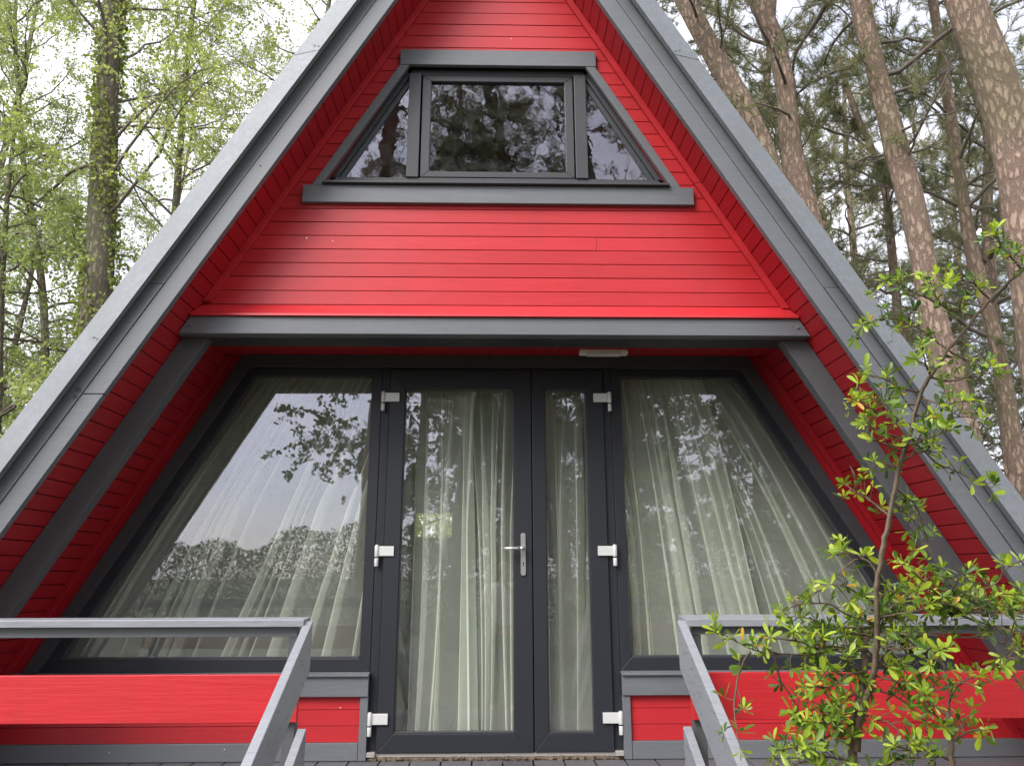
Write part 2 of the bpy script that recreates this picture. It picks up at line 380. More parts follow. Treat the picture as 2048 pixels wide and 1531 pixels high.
# picture windows (part) > frame, glass_pane
for s, nm in ((-1,'left'),(1,'right')):
    w = bpy.data.objects.new("picture_window", None); COL.objects.link(w); w.parent = cabin; w.location = Vector((s*1.4,0,1.2))-cabin.location
    gi, fo = 4.625, 4.735
    m = MB()
    m.prism([(s*.692,.414),(s*roofx(fo,.414),.414),(s*roofx(gi,.482),.482),(s*.752,.482)], 0.0, .06)
    m.prism([(s*.752,2.092),(s*roofx(gi,2.092),2.092),(s*roofx(fo,2.141),2.141),(s*.692,2.141)], 0.0, .06)
    m.prism([(s*.692,.414),(s*.752,.482),(s*.752,2.092),(s*.692,2.141)], 0.0, .06)
    m.prism([(s*roofx(fo,.414),.414),(s*roofx(gi,.482),.482),(s*roofx(gi,2.092),2.092),(s*roofx(fo,2.141),2.141)], 0.0, .06)
    m.build("window_frame", PVC, w, .003)
    m = MB()   # glazing bead, slightly set back, lighter lower ledge
    m.prism([(s*.752,.482),(s*roofx(gi,.482),.482),(s*roofx(gi-.02,.492),.492),(s*.760,.492)], .006, .04)
    m.prism([(s*roofx(gi,.482),.482),(s*roofx(gi-.03,.492),.492),(s*roofx(gi-.03,2.080),2.080),(s*roofx(gi,2.092),2.092)], .008, .04)
    m.build("glazing_bead", PVCU, w, .001)
    m = MB(); m.prism([(s*.752,.482),(s*roofx(gi,.482),.482),(s*roofx(gi,2.092),2.092),(s*.752,2.092)], .020, .024); m.build("glass_pane", GLASS, w)

# double door: wide active leaf, narrow passive leaf
def leaf(x0, x1, gx0, gx1, gz0, gz1, label, hx, hs, handle=False):
    z0, z1 = .006, 2.128
    d = bpy.data.objects.new("door", None); COL.objects.link(d); d.parent = cabin; d.location = Vector(((x0+x1)/2,0,0))-cabin.location; d["label"] = label
    m = MB(); yf, yb = -.016, .05
    m.prism([(x0,z0),(x1,z0),(gx1,gz0),(gx0,gz0)], yf, yb); m.prism([(gx0,gz1),(gx1,gz1),(x1,z1),(x0,z1)], yf, yb)
    m.prism([(x0,z0),(gx0,gz0),(gx0,gz1),(x0,z1)], yf, yb); m.prism([(gx1,gz0),(x1,z0),(x1,z1),(gx1,gz1)], yf, yb)
    m.build("door_frame", PVC, d, .003)
    m = MB(); e = .006
    m.box(gx0+.001,gx1-.001,-.010,.03,gz0+.001,gz0+.008); m.box(gx0+.001,gx1-.001,-.008,.03,gz1-.007,gz1-.001)
    m.box(gx0+.001,gx0+e,-.008,.03,gz0+.008,gz1-.007); m.box(gx1-e,gx1-.001,-.008,.03,gz0+.008,gz1-.007)
    m.build("glazing_bead", PVCU, d, .001)
    m = MB(); m.box(gx0,gx1,.010,.014,gz0,gz1); m.build("glass_pane", GLASS, d)
    for hz in (1.955, 1.058, .175):
        m = MB(); a = hx; b = hx + hs*.108
        m.box(min(a+hs*.022,b),max(a+hs*.022,b),-.030,-.017,hz-.026,hz+.028)
        m.cyl((a+hs*.012,-.030,hz-.031),(a+hs*.012,-.030,hz+.033),.0125,16)
        m.cyl((a+hs*.012,-.030,hz+.0335),(a+hs*.012,-.030,hz+.037),.009,12)
        m.cyl((a+hs*.012,-.030,hz-.083),(a+hs*.012,-.030,hz-.038),.0118,16)
        m.box(min(a+hs*.006,a+hs*.018),max(a+hs*.006,a+hs*.018),-.030,-.0,hz-.080,hz-.040)
        m.build("hinge", HINGEM, d, .003)
    if handle:
        hx0 = .154; m = MB(); pts = []
        for i in range(9): t = math.pi*i/8; pts.append((hx0+.0145*math.cos(t), 1.146+.0145*math.sin(t)))
        for i in range(9): t = math.pi+math.pi*i/8; pts.append((hx0+.0145*math.cos(t), .936+.0145*math.sin(t)))
        m.prism(pts, -.026, -.0165)
        m.build("handle_plate", STEEL, d, .0015)
        m = MB(); m.cyl((hx0,-.0255,1.073),(hx0,-.066,1.073),.0095,16)
        m.cyl((hx0+.004,-.064,1.073),(hx0-.02,-.068,1.073),.0105,14); m.cyl((hx0-.018,-.068,1.073),(hx0-.113,-.066,1.0705),.0105,14,.0085)
        m.cyl((hx0-.113,-.066,1.0705),(hx0-.117,-.064,1.0705),.0085,14,.004)
        m.build("door_handle", STEEL, d, 0)
        m = MB(); m.cyl((hx0,-.0285,.991),(hx0,-.0262,.991),.0042,10); m.box(hx0-.002,hx0+.002,-.0285,-.0262,.974,.990); m.build("keyhole", RUBBER, d)
    return d
leaf(-.640, .205, -.549, .103, .100, 2.018, "wide glazed door leaf with steel lever handle", -.689, 1, True)
leaf(.211, .640, .287, .537, .098, 2.018, "narrow glazed door leaf without a handle", .689, -1)
m = MB()
for s in (-1,1): m.box(min(s*.643,s*.6905),max(s*.643,s*.6905),.004,.055,.0,2.141)
m.box(-.6425,.6425,.004,.055,2.1305,2.141); m.box(.2055,.2105,.010,.045,.006,2.128)
m.build("door_jamb", PVC, cabin, .002)
m = MB(); m.box(-.70,.70,-.006,.06,-.016,.004)
for s in (-1,1): m.box(min(s*.644,s*.689),max(s*.644,s*.689),-.030,-.001,-.012,.012)
m.build("door_threshold", plain("worn_threshold_metal", (.30,.28,.26), .5), cabin, .002)
m = MB(); rng = random.Random(77)
for i in range(150):
    x = rng.uniform(-.69,.69); r = rng.uniform(.004,.012); y = rng.uniform(-.020,.0); z = -.026+rng.uniform(0,.006)
    vs = [(x+r*rng.uniform(.6,1.6)*a, y+r*rng.uniform(.5,1)*b, z+r*rng.uniform(.5,1)*c) for c in (-1,1) for a,b in ((-1,-1),(1,-1),(1,1),(-1,1))]
    m.hexa(vs)
m.box(-.69,.69,-.004,.05,-.05,-.018)
m.build("foam_sealing", FOAM, cabin, .002)

# gable window (part) > trims, frame, mullions, sashes, panes
gw = bpy.data.objects.new("gable_window", None); COL.objects.link(gw); gw.parent = cabin; gw.location = Vector((0,-.6,3.4))-cabin.location
m = MB(); m.box(-.568,.574,-.628,-.602,3.801,3.902); m.build("head_trim", GREY, gw, .002)
m = MB(); m.box(-1.075,1.096,-.630,-.602,2.916,3.021); m.build("sill_trim", GREY, gw, .002)
for s in (-1,1):
    m = MB(); m.prism([(s*roofx(4.712,3.0225),3.0225),(s*roofx(4.805,3.0225),3.0225),(s*roofx(4.785,3.7995),3.7995),(s*roofx(4.69,3.7995),3.7995)], -.626, -.599)
    m.build("side_trim", GREY, gw, .002)
m = MB(); m.hexa([(-.968,-.655,3.023),(.960,-.655,3.023),(.960,-.57,3.023),(-.968,-.57,3.023),(-.968,-.655,3.036),(.960,-.655,3.036),(.955,-.57,3.052),(-.963,-.57,3.052)])
m.build("window_sill", PVCU, gw, .0015)
yf = -.578
m = MB()      # outer frame ring
m.prism([(-.96,3.052),(.96,3.052),(.935,3.098),(-.935,3.098)], yf, -.53)
m.prism([(-.50,3.800),(.50,3.800),(.515,3.765),(-.515,3.765)], yf, -.53)
for s in (-1,1):
    m.prism([(s*roofx(4.715,3.052),3.052),(s*roofx(4.655,3.098),3.098),(s*roofx(4.655,3.765),3.765),(s*roofx(4.715,3.7995),3.7995)], yf, -.53)
    m.prism([(s*roofx(4.655,3.098),3.098),(s*roofx(4.60,3.108),3.108),(s*roofx(4.60,3.75),3.75),(s*roofx(4.655,3.765),3.765)], yf+.016, -.53)
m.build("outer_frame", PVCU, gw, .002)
for s in (-1,1):
    m = MB(); m.box(min(s*.447,s*.516),max(s*.447,s*.516),yf-.010,-.53,3.098,3.775); m.build("mullion", PVCU, gw, .0025)
m = MB()      # opening sash
m.prism([(-.438,3.104),(.440,3.104),(.392,3.140),(-.388,3.140)], yf+.002, -.54); m.prism([(-.388,3.728),(.392,3.728),(.440,3.766),(-.438,3.766)], yf+.002, -.54)
m.prism([(-.438,3.104),(-.388,3.140),(-.388,3.728),(-.438,3.766)], yf+.002, -.54); m.prism([(.392,3.140),(.440,3.104),(.440,3.766),(.392,3.728)], yf+.002, -.54)
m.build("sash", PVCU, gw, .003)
m = MB(); m.box(-.390,.394,-.558,-.554,3.138,3.730); m.build("glass_pane", GLASSU, gw)
for s in (-1,1):
    m = MB(); m.prism([(s*.515,3.100),(s*roofx(4.60,3.100),3.100),(s*.515,3.7)], -.556, -.552); m.build("glass_pane", GLASSU, gw)

# interior so that the glass has a room behind it
m = MB()
for s in (-1,1): m.sbox(s, 4.90, 4.93, .35, 4.2, -.02)
m.box(-2.9,-.92,4.2,4.28,-.4,2.2); m.box(-.50,2.9,4.2,4.28,-.4,2.2); m.box(-.92,-.50,4.2,4.28,-.4,1.30); m.box(-.92,-.50,4.2,4.28,1.62,2.2); m.box(-1.66,1.66,.05,4.2,2.18,2.20)
m.build("room_lining", INSIDE, cabin)
m = MB(); m.box(-2.88,2.88,.052,4.3,-.06,-.02); m.build("room_floor", INFLOOR, cabin)
m = MB(); m.prism([(-3.15,-.45),(-.92,-.45),(-.92,2.25),(-1.6,2.25)], 4.3, 4.38); m.prism([(3.15,-.45),(-.50,-.45),(-.50,2.25),(1.6,2.25)], 4.3, 4.38); m.prism([(-1.6,2.25),(1.6,2.25),(0,5.0)], 4.3, 4.38)
m.box(-.92,-.50,4.3,4.38,-.45,1.35); m.box(-.92,-.50,4.3,4.38,1.90,2.25); m.build("rear_wall", RED, cabin)
m = MB(); m.box(-.92,-.50,4.32,4.324,1.35,1.90); m.build("rear_glass_pane", GLASS, cabin)

# ------------------------------------------------------------------ porch lamp
lamp = thing("ceiling_lamp", (.634,-.14,2.2), "slim white strip lamp on the red porch ceiling above the door", "lamp")
m = MB(); m.box(.490,.776,-.165,-.115,2.190,2.2175); m.build("lamp_housing", WHITE, lamp, .005)
m = MB(); m.box(.532,.735,-.167,-.118,2.184,2.2175-.008); m.build("lamp_diffuser", DIFFU, lamp, .004)

# ------------------------------------------------------------------ curtains
def curtain(name, label, top, bot, folds, seed, zt=2.13, zb=.06, y=.13, amp=.03, fan=1.0, lay=.30):
    # cloth gathered into pleats: it runs forward, doubles back on itself and runs on
    rng = np.random.RandomState(seed); X = [0.0]; Yp = [0.0]; x = 0.0
    for i in range(folds):
        w = rng.uniform(.4,2.3)*rng.choice([.6,1,1.5]); k = rng.uniform(.25,1.5) if rng.uniform() < .8 else .06
        x += w+k; X.append(x); Yp.append(rng.uniform(.1,1)); x -= k; X.append(x); Yp.append(rng.uniform(-.2,.5))
        x += k*rng.uniform(.1,.4); X.append(x); Yp.append(rng.uniform(-1,-.2))
    X = np.array(X)/max(X); Yp = np.array(Yp); n = len(X); nu = n*5; nv = 44
    t_ = np.linspace(0,n-1,nu); u = np.interp(t_,np.arange(n),X); yp = np.interp(t_,np.arange(n),Yp)
    for _ in range(2): yp[1:-1] = (yp[:-2]+2*yp[1:-1]+yp[2:])/4; u[1:-1] = (u[:-2]+4*u[1:-1]+u[2:])/6
    ph1 = rng.uniform(0,6.28); drift = np.interp(u, np.linspace(0,1,9), rng.uniform(-1,1,9))
    V = np.zeros((nv,nu,3))
    for j in range(nv):
        t = j/(nv-1); g = t**fan; open_ = .25+.75*min(1,t*2.2)
        us = u*open_+(1-open_)*np.linspace(0,1,nu)
        V[j,:,0] = (top[0]+(top[1]-top[0])*us)*(1-g)+(bot[0]+(bot[1]-bot[0])*us)*g + .045*drift*np.sin(2.9*t+ph1+2*u)
        V[j,:,1] = y+amp*yp*open_+.010*np.sin(9*u+5*t+ph1)
        V[j,:,2] = zt+(zb+.012*np.sin(7*u+ph1)-zt)*t
    idx = np.arange(nu*nv).reshape(nv,nu)
    F = np.stack([idx[:-1,:-1],idx[:-1,1:],idx[1:,1:],idx[1:,:-1]],-1).reshape(-1,4)
    o = link(name, npmesh(name, V.reshape(-1,3), F, smooth=True), SHEER); return tag(o, label, "curtain")

def npmesh(name, V, F, rnd=None, smooth=False):
    me = bpy.data.meshes.new(name); V = np.asarray(V, np.float32); F = np.asarray(F, np.int32); k = F.shape[1]
    me.vertices.add(len(V)); me.vertices.foreach_set("co", V.ravel())
    me.loops.add(F.size); me.loops.foreach_set("vertex_index", F.ravel())
    me.polygons.add(len(F)); me.polygons.foreach_set("loop_start", np.arange(0, F.size, k, dtype=np.int32))
    if rnd is not None:
        a = me.attributes.new("rnd", 'FLOAT', 'FACE'); a.data.foreach_set("value", np.asarray(rnd, np.float32))
    me.update(calc_edges=True); me.validate()
    me.polygons.foreach_set("use_smooth", np.full(len(me.polygons), smooth)); return me

curtain("sheer_curtain", "sheer pale curtain fanning out behind the big left window", (-1.46,-.44), (-2.46,-.66), 17, 3, zb=.40, fan=.9)
curtain("sheer_curtain", "long sheer curtain behind the wide door leaf", (-.62,-.10), (-.64,-.10), 7, 11, amp=.04)
curtain("sheer_curtain", "loosely bunched sheer curtain behind the handle side of the door", (-.22,.26), (-.14,.20), 6, 17, y=.17)
curtain("sheer_curtain", "narrow sheer curtain behind the slim door leaf", (.25,.64), (.23,.62), 6, 24)
curtain("sheer_curtain", "sheer pale curtain falling straight behind the big right window", (.68,1.24), (.70,1.62), 11, 29, zb=.40, amp=.035)
curtain("sheer_curtain", "second sheer layer swept aside behind the big right window", (1.02,1.50), (1.42,2.44), 9, 31, zb=.40, y=.20, fan=.8)

# ------------------------------------------------------------------ deck, steps
m = MB(); x = -3.42+.035; k = 0
while x < 3.3:
    if -.08 < x < .05 and True:
        a, b = x+.004, x+.163-.004; n_ = 13
        m.box(a,b,-1.56,-.022,-.058,-.036)
        for i in range(n_):
            w = (b-a)/n_; m.box(a+i*w+.0015, a+(i+1)*w-.0025, -1.56, -.022, -.036, -.031)
    else: m.box(x+.004, x+.163-.004, -1.56, -.022, -.058, -.031)
    x += .163
d = m.build("deck", DECKM, None, .0025); tag(d, kind="structure")
m = MB(); m.box(-3.3,3.3,-1.50,-.03,-.16,-.060); m.box(-3.3,3.3,-1.545,-1.505,-.2,-.0595)
for px in (-3.1,-1.5,0,1.5,3.1): m.box(px-.05,px+.05,-1.46,-1.36,-.62,-.161)
for i in range(3):
    y0 = -1.57-.27*i; z0 = -.18-.15*i; m.box(-.62,.62,y0-.26,y0,z0-.035,z0)
tag(m.build("deck_substructure", GREYV, None, .002), kind="structure")

# ------------------------------------------------------------------ railings with stair handrails
def railing(s, label, tilt):
    g = thing("deck_railing", (s*.73,-1.43,-.03), label, "railing", "railings either side of the deck steps")
    xa, xb = s*.715, s*2.62
    lo, hi = min(xa,xb), max(xa,xb)
    m = MB(); zt = .768 if s < 0 else .772; yw = .10 if s < 0 else .125
    m.hexa([(lo,-1.46,zt-.026-tilt),(hi,-1.46,zt-.026-tilt),(hi,-1.46+yw,zt-.026),(lo,-1.46+yw,zt-.026),(lo,-1.46,zt-tilt),(hi,-1.46,zt-tilt),(hi,-1.46+yw,zt),(lo,-1.46+yw,zt)])
    m.build("cap_rail", GREYR, g, .002)
    m = MB(); m.box(min(s*.745,s*2.62),max(s*.745,s*2.62),-1.425,-1.385,zt-.068,zt-.027-tilt*.5); m.build("under_rail", GREY, g, .002)
    for px in (.755, 2.50):
        m = MB(); m.box(min(s*(px-.022),s*(px+.022)),max(s*(px-.022),s*(px+.022)),-1.424,-1.380,-.06,zt-.069); m.build("post", GREYV, g, .002)
    m = MB(); m.box(min(s*.722,s*2.60),max(s*.722,s*2.60),-1.450,-1.4255,.408,.571); m.build("red_board", REDB, g, .002)
    m = MB(); m.box(min(s*.722,s*2.60),max(s*.722,s*2.60),-1.450,-1.4255,.080,.243); m.build("red_board", REDB, g, .002)
    ph = rad(29); dy, dz = -math.cos(ph), -math.sin(ph); L = 1.55
    X0, X1 = s*.688, s*.720
    def hr(name, y0, ztop, h, L, zc=0):
        m = MB(); yy = y0+L*dy; zz = ztop+L*dz; a, b = min(X0,X1), max(X0,X1)
        m.hexa([(a,y0,ztop-h),(b,y0,ztop-h),(b,yy,zz-h),(a,yy,zz-h),(a,y0,ztop),(b,y0,ztop),(b,yy,zz),(a,yy,zz)])
        m.build(name, GREYR, g, .003)
    hr("handrail", -1.43, .757, .175, L)
    hr("lower_rail", -1.43, .385, .15, L)
    m = MB(); yp = -1.43+1.4*dy; m.box(min(s*.721,s*.765),max(s*.721,s*.765),yp-.022,yp+.022,-.6,.757+1.4*dz-.02); m.build("stair_post", GREYV, g, .002)
    return g
railing(-1, "grey railing with red boards left of the steps, clear of foliage", .004)
railing(1, "grey railing with red boards right of the steps, behind the shrub", .012)

# ------------------------------------------------------------------ ground
def groundmat():
    m, nt = newmat("forest_ground"); n = N(nt)
    tc = n('ShaderNodeNewGeometry').outputs['Position']
    a = n('ShaderNodeTexNoise', i_Vector=tc, i_Scale=.35, i_Detail=8.0, i_Roughness=.6)
    b = n('ShaderNodeTexNoise', i_Vector=tc, i_Scale=9.0, i_Detail=8.0, i_Roughness=.7)
    c = mixc(n, ramp(n, a.outputs['Fac'], [(.42,(0,0,0)),(.58,(1,1,1))]), (.12,.10,.06), (.06,.09,.03))
    c = mixc(n, ramp(n, b.outputs['Fac'], [(.35,(.4,.4,.4)),(.7,(1,1,1))]), (.05,.05,.03), c)
    bp = n('ShaderNodeBump', i_Strength=.8, i_Distance=.05, i_Height=b.outputs['Fac'])
    p = n('ShaderNodeBsdfPrincipled', i_Roughness=.95, i_Normal=bp.outputs[0]); nt.links.new(c, p.inputs['Base Color'])
    n('ShaderNodeOutputMaterial', i_Surface=p.outputs[0]); return m
gx = np.concatenate([np.linspace(-600,-40,8), np.linspace(-36,36,37), np.linspace(40,600,8)])
X, Y = np.meshgrid(gx, gx); rr = np.random.RandomState(1)
Z = -.60 + .06*np.sin(X*.31+1)*np.sin(Y*.27) + .03*np.sin(X*.9)*np.sin(Y*.8+2); Z[(abs(X) < 5) & (Y > -7) & (Y < 8)] = -.6
n1 = len(gx); ix = np.arange(n1*n1).reshape(n1,n1)
F = np.stack([ix[:-1,:-1],ix[:-1,1:],ix[1:,1:],ix[1:,:-1]],-1).reshape(-1,4)
tag(link("ground", npmesh("ground", np.stack([X,Y,Z],-1).reshape(-1,3), F, smooth=True), groundmat()), kind="structure")

# ------------------------------------------------------------------ trees
def unit(a): return a/np.maximum(np.linalg.norm(a,axis=-1,keepdims=True),1e-9)
def tubes(paths, sides=7):
    Vs, Fs, off = [], [], 0
    for pts, rd in paths:
        pts = np.asarray(pts,float); rd = np.asarray(rd,float); n = len(pts)
        sd = sides if rd.max() > .03 else (5 if rd.max() > .012 else 3)
        t = unit(np.gradient(pts,axis=0)); ref = np.array([1.,0,0]) if abs(t[0,0]) < .8 else np.array([0,1.,0])
        u = unit(np.cross(t,ref)); w = np.cross(t,u); a = np.linspace(0,2*np.pi,sd,endpoint=False)
        ring = pts[:,None]+rd[:,None,None]*(np.cos(a)[None,:,None]*u[:,None]+np.sin(a)[None,:,None]*w[:,None])
        Vs.append(ring.reshape(-1,3)); ix = off+np.arange(n*sd).reshape(n,sd); jx = np.roll(ix,-1,axis=1)
        Fs.append(np.stack([ix[:-1],jx[:-1],jx[1:],ix[1:]],-1).reshape(-1,4)); off += n*sd
    return np.concatenate(Vs), np.concatenate(Fs)
def smoothpath(P, n):
    P = np.asarray(P,float); d = np.r_[0,np.cumsum(np.linalg.norm(np.diff(P,axis=0),axis=1))]
    t = np.linspace(0,d[-1],n); Q = np.stack([np.interp(t,d,P[:,i]) for i in range(P.shape[1])],-1)
    for _ in range(2): Q[1:-1] = (Q[:-2]+2*Q[1:-1]+Q[2:])/4
    return Q
def branch(rng, p, d, L, n, wander=.18, grav=0.0):
    pts = [p]; d = unit(d); st = L/n
    for i in range(n):
        d = unit(d + rng.normal(0,wander,3) + np.array([0,0,grav])); p = p+d*st; pts.append(p)
    return np.array(pts)
def leaves_diamond(rng, C, size, droop=.3, flat=None):
    n = len(C); a = unit(rng.normal(0,1,(n,3))+np.array([0,0,-droop])); b = unit(np.cross(a, rng.normal(0,1,(n,3))))
    s = size*rng.uniform(.6,1.3,(n,1)); c = np.cross(a,b)
    V = np.stack([C, C+a*s*.45+b*s*.36+c*s*.08, C+a*s, C+a*s*.45-b*s*.36+c*s*.08],1).reshape(-1,3)
    return V, np.arange(4*n).reshape(n,4)
def needles(rng, C, D, L, k=14, w=.0035):
    n = len(C); Cr = np.repeat(C,k,0); Dr = np.repeat(D,k,0)
    a = unit(Dr*.75+rng.normal(0,.55,(n*k,3))); b = unit(np.cross(a, rng.normal(0,1,(n*k,3))))
    s = L*rng.uniform(.7,1.2,(n*k,1)); o = Cr + Dr*rng.uniform(-.06,.04,(n*k,1))
    V = np.stack([o-b*w, o+b*w, o+a*s+b*w*.4, o+a*s-b*w*.4],1).reshape(-1,3)
    return V, np.arange(4*n*k).reshape(n*k,4)

def broadleaf(rng, trunk, tr, z0, leafsize, nb, Lb, dens=1.0, ivy=False, lean=0):
    """trunk: Nx3 path; returns wood paths, leaf centres"""
    wood = []; tips = []
    zs = trunk[:,2]; lo, hi = z0, zs[-1]
    for i in range(nb):
        f = (i+rng.uniform(0,1))/nb; z = lo+(hi-lo)*f**.9; p = np.array([np.interp(z,zs,trunk[:,k]) for k in range(3)])
        az = rng.uniform(0,2*np.pi); L = Lb*(1.05-.75*f)*rng.uniform(.6,1.25)
        d = np.array([np.cos(az),np.sin(az),rng.uniform(.15,.9)]); r0 = .011+.018*L/3
        b = branch(rng,p,d,L,9,.16,-.02); wood.append((b,np.linspace(r0,.004,len(b))))
        for j in range(int(7*L/2.2)+4):
            t = rng.uniform(.2,1)*(len(b)-1); k = int(min(t,len(b)-2)); q = b[k]+(b[k+1]-b[k])*(t-k)
            d2 = unit(b[k+1]-b[k])+rng.normal(0,.7,3); l2 = L*rng.uniform(.18,.42)
            c = branch(rng,q,d2,l2,6,.22,-.07); wood.append((c,np.linspace(.006,.0022,len(c))))
            for g in range(5):
                s = rng.uniform(.1,1)*(len(c)-1); k2 = int(min(s,len(c)-2)); q2 = c[k2]+(c[k2+1]-c[k2])*(s-k2)
                e = branch(rng,q2,unit(c[-1]-c[0])+rng.normal(0,.8,3)+np.array([0,0,-.35]),rng.uniform(.2,.55),5,.2,-.14)
                wood.append((e,np.linspace(.003,.0012,len(e))))
                m_ = int(13*dens*rng.uniform(.5,1.4)); tt = rng.uniform(0,1,m_)*(len(e)-1); kk = np.minimum(tt.astype(int),len(e)-2)
                tips.append(e[kk]+(e[kk+1]-e[kk])*(tt-kk)[:,None]+rng.normal(0,.022,(m_,3)))
    return wood, np.concatenate(tips)

def pinecrown(rng, trunk, z0, nb, Lb, dens=1.0, dead=0):
    wood = []; C = []; D = []
    zs = trunk[:,2]; hi = zs[-1]
    for i in range(nb+dead):
        isdead = i >= nb
        f = (i+rng.uniform(0,1))/nb if not isdead else rng.uniform(-.35,.3)
        z = z0+(hi-z0)*f; z = max(z,.8); p = np.array([np.interp(z,zs,trunk[:,k]) for k in range(3)])
        az = rng.uniform(0,2*np.pi); L = Lb*(1.0-.6*max(f,0)**2)*rng.uniform(.5,1.2)
        d = np.array([np.cos(az),np.sin(az),rng.uniform(-.1,.55)]); 
        if isdead: L *= .55; d[2] = rng.uniform(-.3,.6)
        b = branch(rng,p,d,L,10,.20,.0); wood.append((b,np.linspace(.010+.012*L,.004,len(b))))
        for j in range(int(5*L)+3):
            t = rng.uniform(.25,1)*(len(b)-1); k = int(min(t,len(b)-2)); q = b[k]+(b[k+1]-b[k])*(t-k)
            c = branch(rng,q,unit(b[k+1]-b[k])+rng.normal(0,.65,3),L*rng.uniform(.15,.4),6,.25,.03)
            wood.append((c,np.linspace(.007,.003,len(c))))
            if isdead and rng.uniform() < .8: continue
            for g in range(int(6*dens)):
                s = rng.uniform(.3,1)*(len(c)-1); k2 = int(min(s,len(c)-2)); q2 = c[k2]+(c[k2+1]-c[k2])*(s-k2)
                e = branch(rng,q2,unit(c[-1]-c[0])+rng.normal(0,.7,3)+np.array([0,0,.25]),rng.uniform(.12,.32),4,.2,.08)
                wood.append((e,np.linspace(.0035,.002,len(e))))
                for h in (1,2,3,4):
                    C.append(e[h]); D.append(unit(e[h]-e[h-1]))
    return wood, np.array(C), np.array(D)

def build_tree(name, label, cat, group, trunk, radii, wood, leafV, leafF, rnd, bmat, lmat, extra=None, knobs=0, seed=0):
    base = Vector(trunk[0]); t = thing(name, base, label, cat, group)
    rng = np.random.RandomState(seed)
    V, F = tubes([(trunk, radii)], 18)
    sd = 18; n = len(trunk); Vr = V.reshape(n,sd,3); c = trunk[:,None]
    nz = 1+.07*rng.normal(0,1,(n,sd))*(.6)+.05*np.sin(np.linspace(0,30,n))[:,None]; V = (c+(Vr-c)*nz[:,:,None]).reshape(-1,3)
    link("trunk", npmesh("trunk",V,F,smooth=True), bmat, t)
    V, F = tubes(wood); link("branches", npmesh("branches",V,F,smooth=True), BARK_TWIG if bmat is BARK_GREY else BARK_TWIG, t)
    link("crown", npmesh("crown",leafV,leafF,rnd), lmat, t)
    if extra: link(extra[0], npmesh(extra[0],extra[1],extra[2],extra[3]), extra[4], t)
    return t
def pxpath(pts, Y, zbase=-.65, ztop=None, dY=0.0):
    P = [np.array(at(x,y,Y)) for x,y in pts]; P.sort(key=lambda q:q[2])
    lo, lo2 = P[0], P[min(1,len(P)-1)]
    s = (lo2-lo)/max(lo2[2]-lo[2],.3); s[:2] *= .45
    if lo[2] > zbase+.5: P = [lo+s*(zbase-lo[2])] + P
    if ztop and P[-1][2] < ztop:
        hi, h2 = P[-1], P[-2]; s = (hi-h2)/max(hi[2]-h2[2],.3); s[:2] *= .5; s[2] = 1; P.append(hi+s*(ztop-hi[2]))
    return smoothpath(P, 40)
def rndclump(rng, C, k=1):   # slow variation + per leaf noise
    f = .5+.25*np.sin(C[:,0]*1.3+1)+.2*np.sin(C[:,1]*1.7)+.15*np.sin(C[:,2]*2.1)
    r = np.clip(f*.6+rng.uniform(0,.55,len(C)),0,1)
    return np.repeat(r,k)

def make_broad(seed, trunkpts, radii, z0, label, name="birch_tree", cat="tree", group=None, nb=26, Lb=2.6, ls=.055, dens=1.0, lmat=None, bmat=None, ivy=0):
    rng = np.random.RandomState(seed); w, C = broadleaf(rng, trunkpts, radii, z0, ls, nb, Lb, dens)
    V, F = leaves_diamond(rng, C, ls); extra = None
    if ivy:
        n = ivy; t = rng.uniform(0,1,n)**.8*(len(trunkpts)-1); k = np.minimum(t.astype(int),len(trunkpts)-2)
        c = trunkpts[k]+(trunkpts[k+1]-trunkpts[k])*(t-k)[:,None]; a = rng.uniform(0,2*np.pi,n)
        keep = (np.sin(a*2+c[:,2]*1.6)+np.sin(c[:,2]*2.3+a)+rng.normal(0,.5,n)) > -.35
        r = radii[k]*1.0+rng.uniform(.0,.05,n)+.05*(rng.uniform(0,1,n) > .85)
        c = c+np.stack([np.cos(a)*r,np.sin(a)*r,rng.normal(0,.02,n)],-1); c = c[keep]
        Vi, Fi = leaves_diamond(rng, c, .065, .8); extra = ("ivy", Vi, Fi, rndclump(rng,c), LEAF_IVY)
    return build_tree(name, label, cat, group, trunkpts, radii, w, V, F, rndclump(rng,C), bmat or BARK_GREY, lmat or LEAF_BIRCH, extra, seed=seed)
def make_pine(seed, trunkpts, radii, z0, label, name="pine_tree", group=None, nb=20, Lb=2.6, dens=1.0, dead=5, k=12, nl=.075, w=.0032):
    rng = np.random.RandomState(seed); wd, C, D = pinecrown(rng, trunkpts, z0, nb, Lb, dens, dead)
    V, F = needles(rng, C, D, nl, k, w)
    return build_tree(name, label, "tree", group, trunkpts, radii, wd, V, F, rndclump(rng,C,k), BARK_PINE, NEEDLE, None, seed=seed)
def rads(tr, r0, r1): return np.linspace(r0,r1,len(tr))
def straight(x, y, h, seed, lean=.04):
    rng = np.random.RandomState(seed); P = [np.array([x,y,-.65])]; d = np.array([rng.normal(0,lean),rng.normal(0,lean),1])
    for i in range(6): d = d+np.array([rng.normal(0,lean),rng.normal(0,lean),0]); P.append(P[-1]+d*h/6)
    return smoothpath(P,40)
def copy_thing(t, loc, rz, label, sc=1.0, group=None):
    c = t.copy(); COL.objects.link(c); c.location = loc; c.rotation_euler = (0,0,rz); c.scale = (sc,sc,sc); c["label"] = label
    if group: c["group"] = group
    for ch in list(t.children):
        q = ch.copy(); COL.objects.link(q); q.parent = c
    return c

GL, GR, GB = "leafy trees left of the cabin", "pines right of the cabin", "trees across the clearing in front of the cabin"
